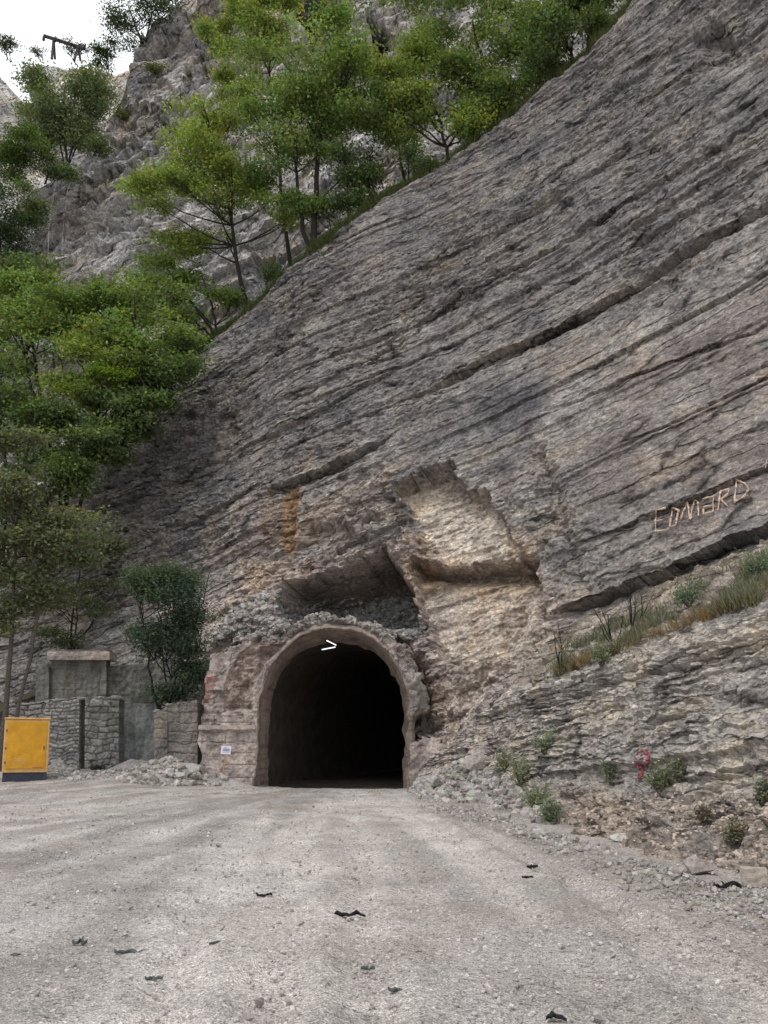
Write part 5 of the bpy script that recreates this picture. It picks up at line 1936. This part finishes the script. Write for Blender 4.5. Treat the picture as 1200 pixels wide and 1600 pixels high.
def tree(name, cat, lab, base, crowns, seed, leafc=(0.07, 0.125, 0.022), leaf=0.125, dens=1.0, stems=1, trunk_r=0.16, grp=None, bark=None, flat=0.35, depth=0.75, spread=0.40, n_per=44, bend=0.5, gaps=0.15):
    """base: world point; crowns: px ellipses (u,v,ru,rv[,dY]) at the tree's own distance"""
    r = np.random.default_rng(seed)
    bark = bark or M_BARK
    root = empty(name, base, lab, cat, grp)
    D = project(base)[2]
    cl = []
    sc = D / F
    info = []
    for c in crowns:
        u, v, ru, rv = c[:4]
        ru, rv = ru * 1.17, rv * 1.2
        dY = c[4] if len(c) > 4 else 0.0
        Pc = A(0, 0, CH) + ray(u, v) * (D + dY)
        R = A(ru * sc, min(ru, rv) * sc * depth, rv * sc)
        ncl = int(dens * 3.9 * math.pi * R[0] * R[2] * (0.115 / leaf) ** 1.3) + 4
        q = r.normal(0, 1, (ncl * 4, 3))
        q /= np.linalg.norm(q, axis=1)[:, None]
        q *= (0.35 + 0.65 * r.random((len(q), 1)) ** 0.5)
        P = Pc + q * R
        nb_gh = int(np.clip(ncl / 11, 4, 40))
        bc_ = r.normal(0, 1, (nb_gh, 3))
        bc_ /= np.linalg.norm(bc_, axis=1)[:, None]
        bc_ *= (0.25 + 0.75 * r.random((nb_gh, 1)) ** 0.45)
        bi = r.integers(0, nb_gh, len(q))
        rbq = r.uniform(0.5, 1.5, nb_gh)[bi]
        q = bc_[bi] * 0.92 + r.normal(0, 1, (len(q), 3)) * rbq[:, None] * A(0.21, 0.24, 0.075 * max(1.0, ru / max(rv, 1) * 0.8))
        P = Pc + q * R
        g = vn(P * 0.9 + seed, seed)
        g2_ = vn(P * A(0.5, 0.5, 1.3) + seed + 50, seed + 1)
        P = P[(g > -1 + gaps * 4) & (g2_ > -0.35 + 0.0)][:ncl]
        if len(P) < 3:
            P = (Pc + q * R)[:5]
        cl.append(P)
        info.append((Pc, R, P))
    # limbs
    wood = Bag()
    for s in range(stems):
        b0 = base + A(r.uniform(-.35, .35), r.uniform(-.3, .3), -0.3) * (0 if stems == 1 else 1) + A(0, 0, -0.25 if stems == 1 else 0)
        Pc, R, _ = info[s % len(info)]
        topc = Pc + A(r.uniform(-.3, .3) * R[0] + (s - stems / 2 + .5) * 0.5, 0, R[2] * 0.55)
        n_ = 12
        t = np.linspace(0, 1, n_)[:, None]
        mid = (b0 + topc) / 2 + A(r.uniform(-bend, bend), r.uniform(-.3, .3), 0)
        tr_ = b0 * (1 - t) ** 2 + 2 * mid * t * (1 - t) + topc * t ** 2
        tr_[1:-1] += r.normal(0, 0.05, (n_ - 2, 3))
        rad = trunk_r * (1 - 0.85 * t[:, 0]) * (1 if s == 0 else 0.75) + 0.012
        rad[0] *= 1.35
        wood.tube(tr_, rad, 8)
        for (Pc, R, P) in (info if stems == 1 else [info[s % len(info)]]):
            nl = int(np.clip(len(P) / 14, 3, 14))
            pick_ = P[r.choice(len(P), min(nl, len(P)), replace=False)] if len(P) else []
            for tip in pick_:
                kk_ = int(np.clip(np.searchsorted(tr_[:, 2], tip[2] - np.linalg.norm((tip - Pc)[:2]) * 0.9 - 0.6), 3, n_ - 2))
                a = tr_[kk_]
                t2 = np.linspace(0, 1, 7)[:, None]
                m2 = (a + tip) / 2 + A(0, 0, -0.15 * np.linalg.norm(tip - a)) + r.normal(0, 0.15, 3)
                lb = a * (1 - t2) ** 2 + 2 * m2 * t2 * (1 - t2) + tip * t2 ** 2
                lb[1:-1] += r.normal(0, 0.03, (5, 3))
                wood.tube(lb, rad[kk_] * 0.55 * (1 - 0.8 * t2[:, 0]) + 0.008, 5)
                near = P[np.argsort(np.linalg.norm(P - tip, axis=1))[1:6]]
                for w_ in near:
                    aa_ = lb[r.integers(3, 7)]
                    wood.tube(np.array([aa_, (aa_ + w_) / 2 + r.normal(0, .08, 3), w_]), [0.016, 0.011, 0.006], 4)
    wood.build("trunk", bark, root, smooth=True)
    cent = np.concatenate(cl)
    V, Q, C = leaves(cent, n_per, spread, leaf, leafc, r, flat)
    mesh("crown", V, Q, M_LEAF, root, col=C)
    return root


def edge_pt(u, off=0.3, back=0.0):
    """a point on the terrace just behind the cliff's edge"""
    P, U, V, D = SURF['terrace']
    vv = line_y(u, SKY_MAIN)
    k = np.argmin((U - u) ** 2 + (V - vv) ** 2 * 0.05 + 0.0)
    p = P[k].copy()
    p[1] += back
    p[2] += back * 0.45
    return p


G_LIGHT = (0.235, 0.31, 0.09)
G_MID = (0.175, 0.255, 0.085)
G_DARK = (0.12, 0.18, 0.075)
G_BLUE = (0.045, 0.080, 0.045)
TG = "trees along the upper edge of the cliff"
tree("broadleaf_tree", "tree", "tall twin-trunked green tree on the cliff edge, its trunks dark in mid-picture", edge_pt(489, 0, 0.8),
     [(490, 110, 95, 75), (450, 190, 90, 55), (545, 150, 60, 70), (430, 250, 60, 35), (540, 60, 45, 45), (470, 320, 50, 22)], 101, G_MID, stems=2, trunk_r=0.22, grp=TG, dens=1.15)
tree("broadleaf_tree", "tree", "slender bright-leaved tree with one curved trunk, left of the twin-trunked tree", edge_pt(387, 0, 0.6),
     [(330, 210, 75, 60), (270, 300, 62, 50), (350, 290, 70, 50), (300, 370, 60, 30), (400, 330, 40, 40)], 102, G_LIGHT, stems=1, trunk_r=0.16, grp=TG, dens=1.1, bend=1.2)
tree("broadleaf_tree", "tree", "low spreading tree of several stems on the cliff edge, below the slender bright one", edge_pt(338, 0, 0.5),
     [(260, 430, 85, 25), (330, 440, 60, 30), (230, 475, 60, 35), (290, 500, 50, 30)], 103, G_MID, stems=3, trunk_r=0.13, grp=TG, dens=1.0)
tree("broadleaf_tree", "tree", "short bright-green tree leaning out where the cliff edge reaches mid-height", edge_pt(700, 0, 0.5),
     [(680, 150, 80, 45), (640, 110, 60, 35), (720, 200, 55, 30), (650, 190, 40, 25)], 104, G_LIGHT, stems=1, trunk_r=0.13, grp=TG, dens=1.1, bend=1.2)
tree("broadleaf_tree", "tree", "dark-trunked tree near the top of the picture on the cliff edge", edge_pt(800, 0, 1.2),
     [(740, 60, 85, 55), (800, 110, 70, 50), (830, 20, 70, 50), (700, -10, 80, 40), (760, 160, 60, 35)], 105, G_MID, stems=2, trunk_r=0.24, grp=TG, dens=1.2)
tree("broadleaf_tree", "tree", "uppermost tree on the cliff edge, cut by the top of the picture", edge_pt(905, 0, 0.8),
     [(880, 40, 55, 40), (920, 10, 60, 40), (860, 95, 40, 35), (960, -40, 60, 40)], 106, G_DARK, stems=3, trunk_r=0.13, grp=TG, dens=1.3)
tree("broadleaf_tree", "tree", "pale green tree behind the twin-trunked one, reaching the top of the picture", edge_pt(440, 0, 7.0),
     [(400, 60, 55, 50), (365, 120, 50, 40), (420, 0, 60, 40), (350, 60, 30, 40)], 107, G_LIGHT, stems=1, trunk_r=0.18, grp=TG, dens=1.0, bend=1.0)
tree("broadleaf_tree", "tree", "thin young tree with a bare pole-like stem between the twin-trunked and the leaning tree", edge_pt(556, 0, 0.6),
     [(560, 240, 40, 40), (540, 300, 35, 25), (590, 190, 30, 35), (570, 300, 25, 22)], 108, G_DARK, stems=3, trunk_r=0.07, grp=TG, dens=0.8)
tree("broadleaf_tree", "tree", "small tree behind the leaning one, its crown against the dark cave mouth", edge_pt(640, 0, 4.0),
     [(600, 130, 45, 40), (620, 200, 35, 35), (660, 60, 40, 35)], 109, G_MID, stems=2, trunk_r=0.12, grp=TG, dens=0.8)
# under-edge shrubs
SG = "shrubs on the cliff edge"
for k, (u, ru, rv, c) in enumerate([(300, 34, 26, G_DARK), (235, 30, 34, G_DARK), (420, 26, 16, G_DARK), (525, 30, 22, G_MID), (600, 28, 20, G_DARK), (655, 26, 26, G_DARK), (745, 34, 30, G_MID), (790, 30, 26, G_DARK), (850, 34, 34, G_DARK), (935, 36, 30, G_DARK), (170, 34, 34, G_DARK)]):
    b = edge_pt(u, 0, 0.8)
    vv = line_y(u, SKY_MAIN)
    tree("shrub", "shrub", "low dense green shrub rooted along the cliff's upper edge", b, [(u - 6, vv - rv * 0.75, ru, rv)], 130 + k, c, stems=3, trunk_r=0.04, grp=SG, dens=1.3, leaf=0.085, spread=0.3, flat=0.6)

# wooded gully at the left
WG = "trees filling the gully at the left"
LW = [((60, 640), 46, [(60, 470, 80, 45), (20, 520, 60, 60), (110, 520, 60, 40)], G_MID, "bright green round-topped tree highest in the left gully"),
      ((150, 700), 44, [(150, 560, 75, 50), (190, 600, 50, 45), (110, 610, 50, 40)], G_LIGHT, "fresh green tree with lit sprays in the middle of the left gully"),
      ((215, 640), 43, [(225, 510, 70, 45), (260, 560, 50, 45), (200, 560, 45, 45)], G_MID, "green tree whose crown touches the bare back cliff, right of the gully"),
      ((20, 780), 43, [(15, 610, 60, 60), (50, 660, 55, 50), (-30, 680, 60, 60)], G_DARK, "dark green tree at the picture's left edge below the round-topped one"),
      ((110, 790), 42, [(110, 680, 65, 45), (160, 650, 45, 40), (60, 720, 50, 40)], G_DARK, "deep shaded tree low in the gully beside the cliff's left end"),
      ((265, 600), 42.5, [(280, 560, 40, 40), (250, 610, 40, 40), (225, 640, 40, 40)], G_DARK, "dark bushy tree tucked against the cliff edge right of the gully"),
      ((185, 690), 42.0, [(175, 640, 45, 35), (200, 660, 35, 30), (160, 700, 40, 30)], G_DARK, "dark low tree just above the cliff's lower left edge"),
      ((-20, 640), 50, [(-10, 430, 50, 45), (-20, 500, 50, 50), (30, 420, 40, 25)], G_DARK, "tree half out of the picture at the left, under the far bluff"),
      ]
for k, ((u, v), Yd, cr_, c, lab) in enumerate(LW):
    tree("gully_tree", "tree", lab, at(u, v, Yd), cr_, 160 + k, c, stems=2, trunk_r=0.14, grp=WG, dens=1.35 if k % 2 else 1.1, flat=0.45, spread=0.42, leaf=0.13, gaps=0.10)
LW2 = [((90, 800), 41.2, [(90, 740, 60, 40), (40, 780, 50, 40), (120, 710, 40, 30)], (0.10, 0.15, 0.06), "dull green tree low at the left, over the rubbly rock"),
       ((215, 560), 45, [(200, 470, 60, 40), (150, 500, 60, 40), (120, 450, 40, 30)], G_MID, "mid green tree rising behind the fresh green one in the gully"),
       ((250, 690), 41.6, [(215, 600, 45, 45), (240, 650, 35, 30), (190, 690, 35, 30)], G_DARK, "dense bush filling the corner between gully and cliff edge"),
       ((10, 880), 40.6, [(10, 800, 50, 50), (50, 850, 40, 40)], (0.09, 0.125, 0.065), "shaded tree at the left picture edge above the yellow cabinet"),
       ((45, 560), 47, [(40, 440, 60, 30), (90, 470, 60, 35), (10, 560, 50, 40)], G_MID, "green crown just under the foot of the back cliff at the left")]
for k, ((u, v), Yd, cr_, c, lab) in enumerate(LW2):
    tree("gully_tree", "tree", lab, at(u, v, Yd), cr_, 240 + k, c, stems=2, trunk_r=0.12, grp=WG, dens=1.2, flat=0.45, spread=0.42, leaf=0.13, gaps=0.08)
# yellowish young tree sprig
tree("gully_tree", "tree", "small tree with yellow-green sprays, in front of the gully's dark trees", at(150, 620, 40.8), [(145, 575, 28, 14), (175, 585, 26, 12), (120, 605, 22, 10)], 175, (0.15, 0.23, 0.03), stems=1, trunk_r=0.06, grp=WG, dens=1.0, leaf=0.09, spread=0.3)

# dark tree in front of the left rock
lt = A(at(18, 1130, 34.0)[0], 34.0, 0.75)
tree("roadside_tree", "tree", "tall thin-trunked tree with dull dark leaves behind the yellow cabinet", lt,
     [(40, 760, 60, 40), (90, 830, 60, 45), (20, 860, 60, 50), (70, 910, 55, 35), (10, 960, 40, 40), (130, 880, 40, 30), (30, 700, 50, 30)], 181, (0.155, 0.18, 0.115), stems=2, trunk_r=0.13, dens=2.0, bark=M_BARK2, leaf=0.095, n_per=46, gaps=0.16, spread=0.42)
tree("roadside_tree", "tree", "small scraggy tree on the rubbly rock right of the tall thin-trunked tree", pick(120, 1010, 'cliff', 12) + A(0, -0.8, 0),
     [(150, 860, 40, 30), (110, 930, 45, 35), (160, 930, 35, 25), (90, 990, 40, 25)], 182, (0.15, 0.175, 0.11), stems=3, trunk_r=0.06, dens=1.3, leaf=0.09, gaps=0.15)
bsh = at(262, 1110, 36.6)
tree("large_bush", "bush", "tall dark green bush growing above the stub wall left of the portal", bsh,
     [(250, 930, 50, 34), (250, 990, 54, 40), (268, 1050, 40, 42), (235, 900, 30, 18), (285, 905, 24, 16)], 183, (0.095, 0.14, 0.10), stems=5, trunk_r=0.05, dens=2.4, leaf=0.075, flat=0.6, n_per=75, spread=0.34, gaps=0.05)
# upper left: gap tree, ridge trees
tree("ravine_tree", "tree", "rounded grey-green tree standing in the ravine below the trestle beam", at(104, 262, 66), [(100, 134, 34, 24), (135, 150, 30, 34), (75, 160, 34, 30), (115, 185, 46, 26), (60, 125, 22, 20), (140, 128, 18, 16), (95, 205, 34, 18), (125, 215, 28, 14), (70, 195, 30, 22)], 191, (0.155, 0.20, 0.11), leaf=0.15, stems=4, trunk_r=0.14, dens=0.8, spread=0.7, n_per=80, gaps=0.02, flat=0.6)
tree("ridge_tree", "tree", "tree standing against the sky on top of the back cliff", at(225, 62, 78), [(215, 15, 50, 26), (245, -10, 45, 30), (185, 45, 24, 20), (200, 65, 16, 12)], 192, (0.06, 0.09, 0.05), leaf=0.16, stems=3, trunk_r=0.16, dens=0.5, spread=0.7, gaps=0.2)
tree("ridge_tree", "tree", "small dark green tree at the right end of the trestle ridge", at(165, 105, 80), [(165, 82, 16, 18), (160, 95, 14, 10)], 193, (0.045, 0.085, 0.03), leaf=0.16, stems=2, trunk_r=0.1, dens=1.0, spread=0.5, gaps=0.0)
tree("ridge_shrub", "shrub", "wispy shrub against the sky at the top left corner of the ridge", at(15, 92, 86), [(15, 75, 22, 12), (-5, 70, 16, 14)], 194, (0.07, 0.09, 0.06), leaf=0.15, stems=3, trunk_r=0.06, dens=0.3, spread=0.5)
tree("ridge_shrub", "shrub", "wispy shrub behind the trestle beam", at(115, 92, 97), [(105, 74, 18, 12), (136, 72, 12, 12)], 195, (0.07, 0.09, 0.06), leaf=0.17, stems=3, trunk_r=0.06, dens=0.22, spread=0.5)
tree("ridge_shrub", "shrub", "tiny wispy shrub left of the trestle beam", at(64, 92, 97), [(62, 78, 9, 9)], 196, (0.07, 0.09, 0.06), leaf=0.15, stems=2, trunk_r=0.05, dens=0.3, spread=0.4)
tree("ravine_shrub", "shrub", "light green shrub on the left below the grey-green ravine tree", at(30, 262, 62), [(35, 226, 42, 20), (0, 240, 40, 22), (20, 265, 50, 20)], 197, (0.085, 0.14, 0.04), leaf=0.13, stems=3, trunk_r=0.08, dens=1.0, spread=0.55, gaps=0.0)
tree("ravine_shrub", "shrub", "dark shrub at the left edge under the light green one", at(5, 400, 60), [(-5, 340, 40, 40), (10, 380, 35, 30), (-10, 290, 30, 25)], 198, (0.05, 0.085, 0.04), leaf=0.13, stems=3, trunk_r=0.08, dens=1.0, spread=0.55, gaps=0.0)
for k, (u, v, ru, rv, dy, lab) in enumerate([(75, 262, 34, 22, 63, "low bush at the foot of the grey-green ravine tree"), (150, 222, 22, 16, 65, "small bush right of the grey-green ravine tree, on the dry grass"), (45, 190, 24, 22, 68, "bush between the ravine tree and the left bluff"),
                                     (40, 320, 30, 26, 61, "bush in the ravine above the left gully trees")]):
    tree("ravine_shrub", "shrub", lab, at(u, v + rv, dy), [(u, v, ru, rv), (u + ru * .4, v + rv * .4, ru * .6, rv * .5)], 270 + k, (0.12, 0.165, 0.08), leaf=0.13, stems=3, trunk_r=0.06, dens=1.0, spread=0.5, gaps=0.0)
for k, (u, v, ru, rv) in enumerate([(190, 165, 12, 22), (250, 105, 14, 18), (330, 65, 12, 16), (30, 400, 18, 14), (275, 470, 30, 14)]):
    p = pick(u, v + rv, 'back', 12)
    tree("cliff_shrub", "shrub", "thin olive shrub clinging to the back cliff", p + A(0, -0.5, 0), [(u, v, ru, rv)], 205 + k, (0.10, 0.12, 0.045), leaf=0.12, stems=2, trunk_r=0.04, dens=0.6, spread=0.45, grp="shrubs on the back cliff")


# ------------------------------------------------------------------ grass and weeds
def blades(name, P, h, colr, lab, cat, seed, wid=0.02, lean_=0.35, per=6, kind='stuff', parent=None, mat=None):
    r = np.random.default_rng(seed)
    n = len(P) * per
    B = np.repeat(P, per, axis=0) + r.normal(0, 0.06, (n, 3)) * A(1, 1, 0.1)
    hh = h * r.uniform(0.4, 1.25, n)
    d = r.normal(0, lean_, (n, 3))
    d[:, 2] = 1
    d /= np.linalg.norm(d, axis=1)[:, None]
    sd = np.cross(d, r.normal(0, 1, (n, 3)))
    sd /= np.linalg.norm(sd, axis=1)[:, None]
    mid = B + d * hh[:, None] * 0.55
    tip = B + d * hh[:, None] + np.stack([r.normal(0, .15, n), r.normal(0, .15, n), -0.12 * r.random(n)], 1) * hh[:, None]
    w_ = wid * r.uniform(0.6, 1.2, (n, 1))
    V = np.stack([B - sd * w_, B + sd * w_, mid + sd * w_ * 0.8, tip, mid - sd * w_ * 0.8], 1)
    idx = np.arange(n)[:, None] * 5
    Q = idx + np.array([0, 1, 2, 4])
    T = idx + np.array([4, 2, 3])
    C = A(*colr) * r.uniform(0.55, 1.5, (n, 1)) * (A(1, 1, 1) + r.normal(0, 0.12, (n, 3)))
    C = np.repeat(np.clip(C, 0.005, 0.9), 5, axis=0)
    o = mesh(name, V.reshape(-1, 3), [Q, T], mat or M_GRASS, parent, col=C)
    if parent is None:
        tag(o, lab, cat, kind=kind)
    return o


def terr_pts(n, seed, u0, u1, rmax):
    r = np.random.default_rng(seed)
    E = PD[:, -1, :]
    u, v, d = project(E)
    k = np.where((u > u0) & (u < u1))[0]
    k = r.choice(k, n)
    rb = (r.random(n) ** 1.5) * rmax
    P = E[k].copy()
    P[:, 0] -= N0[k, 0] * rb
    P[:, 1] -= N0[k, 1] * rb
    P[:, 2] += 0.5 * rb - 0.12 - 0.5 * r.random(n) ** 2
    return P


blades("grass", terr_pts(24000, 1, 60, 1080, 1.2), 0.95, (0.10, 0.14, 0.045), "tufted green grass fringing the cliff's upper edge", "grass", 71, 0.018)
blades("dry_grass", terr_pts(6000, 2, 60, 1080, 0.6), 0.6, (0.20, 0.17, 0.08), "dry straw-coloured grass hanging over the cliff's upper edge", "grass", 72, 0.015, 0.7)
lp_ = surf_points('bank', [(850, 1065), (880, 1020), (940, 990), (1000, 965), (1060, 925), (1130, 895), (1210, 870), (1210, 935), (1110, 970), (1010, 1003), (930, 1036)], 3600, 21)
lp_ = lp_[(vn(lp_ * 1.1, 88) + 0.5 * vn(lp_ * 3.1, 89)) > 0.18]
blades("grass", lp_, 0.42, (0.19, 0.195, 0.14), "grey-green grass growing along the ledge of the right bank", "grass", 73, 0.012, 0.3, 6)
lp_ = surf_points('bank', [(870, 1050), (930, 1025), (1010, 990), (1210, 915), (1210, 935), (1110, 970), (1010, 1003), (930, 1036), (860, 1062)], 500, 22)
blades("dry_grass", lp_, 0.35, (0.24, 0.18, 0.10), "dry brown grass at the front of the right ledge", "grass", 74, 0.010, 0.5, 5)

WE = "weeds on the right bank"
weeds = [(852, 1178, 24, 22, (0.13, 0.165, 0.12), "round grey-green weed on the thin beds left of the bank's middle", 'bank'),
         (815, 1230, 34, 28, (0.12, 0.15, 0.085), "pale sprawling weed above the right stone heap", 'bank'),
         (858, 1290, 24, 22, (0.09, 0.13, 0.085), "green weed at the toe of the right stone heap", 'bank'),
         (840, 1265, 28, 22, (0.10, 0.14, 0.075), "bushy weed between the stone heap and the soil slope", 'bank'),
         (790, 1205, 18, 20, (0.11, 0.13, 0.09), "small weed beside the upright boulder of the stone heap", 'bank'),
         (955, 1225, 26, 20, (0.085, 0.12, 0.07), "dark green weed left of the red scrawl", 'bank'),
         (1030, 1235, 26, 22, (0.10, 0.125, 0.075), "weed right of the red scrawl", 'bank'),
         (1065, 1220, 22, 22, (0.11, 0.12, 0.085), "thin grey weed further right of the red scrawl", 'bank'),
         (1150, 1325, 22, 24, (0.09, 0.085, 0.06), "dark dry bush low on the soil slope", 'bank'),
         (1195, 1262, 14, 24, (0.08, 0.095, 0.06), "tuft of dark weed at the right picture edge", 'bank'),
         (1100, 1285, 16, 14, (0.09, 0.08, 0.06), "small brown tuft in the middle of the soil slope", 'bank'),
         (940, 1040, 22, 22, (0.10, 0.13, 0.09), "grey-green weed at the lower end of the ledge", 'bank'),
         (1075, 945, 30, 26, (0.075, 0.12, 0.075), "bushy green weed on the ledge under the overhang", 'bank'),
         (1185, 905, 34, 26, (0.07, 0.115, 0.065), "green bush on the ledge at the right picture edge", 'bank')]
for k, (u, v, ru, rv, c, lab, sf) in enumerate(weeds):
    p = pick(u, v, sf, 8)
    D = project(p)[2]
    sc = D / F
    root = empty("weed", p, lab, "weed", WE)
    r = np.random.default_rng(300 + k)
    nst = 26
    stems = Bag()
    cent = []
    for q in range(nst):
        a = r.uniform(0, 2 * np.pi)
        rr_ = ru * sc * r.uniform(0.2, 1.0)
        tip = p + A(math.cos(a) * rr_, math.sin(a) * rr_ * 0.7, rv * 1.7 * sc * r.uniform(0.4, 1.0))
        b = p + A(math.cos(a), math.sin(a), 0) * 0.04 - A(0, 0, 0.04)
        md = (b + tip) / 2 + A(0, 0, 0.12 * rv * sc)
        stems.tube(np.array([b, md, tip]), [0.009, 0.007, 0.004], 4)
        cent += [b + (md - b) * 0.8, md, (md + tip) / 2, tip]
    stems.build("stems", M_BARK2, root)
    V, Q, C = leaves(np.array(cent), 9, ru * sc * 0.17, 0.020 + 0.0009 * D, [x * 1.5 + 0.09 for x in c], r, 0.8)
    mesh("foliage", V, Q, M_LEAF, root, col=C)

# leafless shrubs by the overhang
for k, (u0_, v0_, tips, lab) in enumerate([
        (958, 1005, [(925, 948), (935, 940), (950, 960), (975, 955), (940, 975)], "bare dark stems leaning left at the lower end of the ledge"),
        (985, 985, [(978, 912), (985, 905), (992, 915), (1003, 925), (1012, 945), (995, 940), (982, 940)], "bare upright dark stems under the overhang's left end"),
        (876, 1050, [(866, 985), (872, 975), (882, 1000)], "single dry stalk left of the ledge grass")]):
    p = pick(u0_, v0_, 'bank', 8)
    D = project(p)[2]
    bag = Bag()
    r = np.random.default_rng(700 + k)
    for (u, v) in tips:
        tp = A(0, 0, CH) + ray(u, v) * (D - 0.2)
        md = (p + tp) / 2 + r.normal(0, .08, 3)
        bag.tube(np.array([p - A(0, 0, .1), md, tp]), [0.022, 0.015, 0.006], 5)
        for _ in range(3):
            s0 = md + (tp - md) * r.random()
            bag.tube(np.array([s0, s0 + A(r.normal(0, .18), r.normal(0, .1), r.uniform(.15, .4))]), [0.009, 0.004], 4)
    o = bag.build("bare_shrub", M_BARK, origin=p)
    tag(o, lab, "shrub", "leafless shrubs on the right ledge")

# weeds at the foot of the plastered wall
for k, (u, v, ru, rv, c, lab) in enumerate([(215, 1205, 16, 10, (0.05, 0.075, 0.045), "dark green weed at the foot of the plastered wall"),
                                            (165, 1206, 14, 7, (0.05, 0.065, 0.04), "low dark weed at the foot of the masonry wall")]):
    p = at(u, v, YW - 1.6)
    tree("low_weed", "weed", lab, p, [(u, v - rv * .6, ru, rv)], 320 + k, c, stems=3, trunk_r=0.012, leaf=0.05, spread=0.14, dens=1.0, n_per=40, gaps=0.0)
print("scene built")
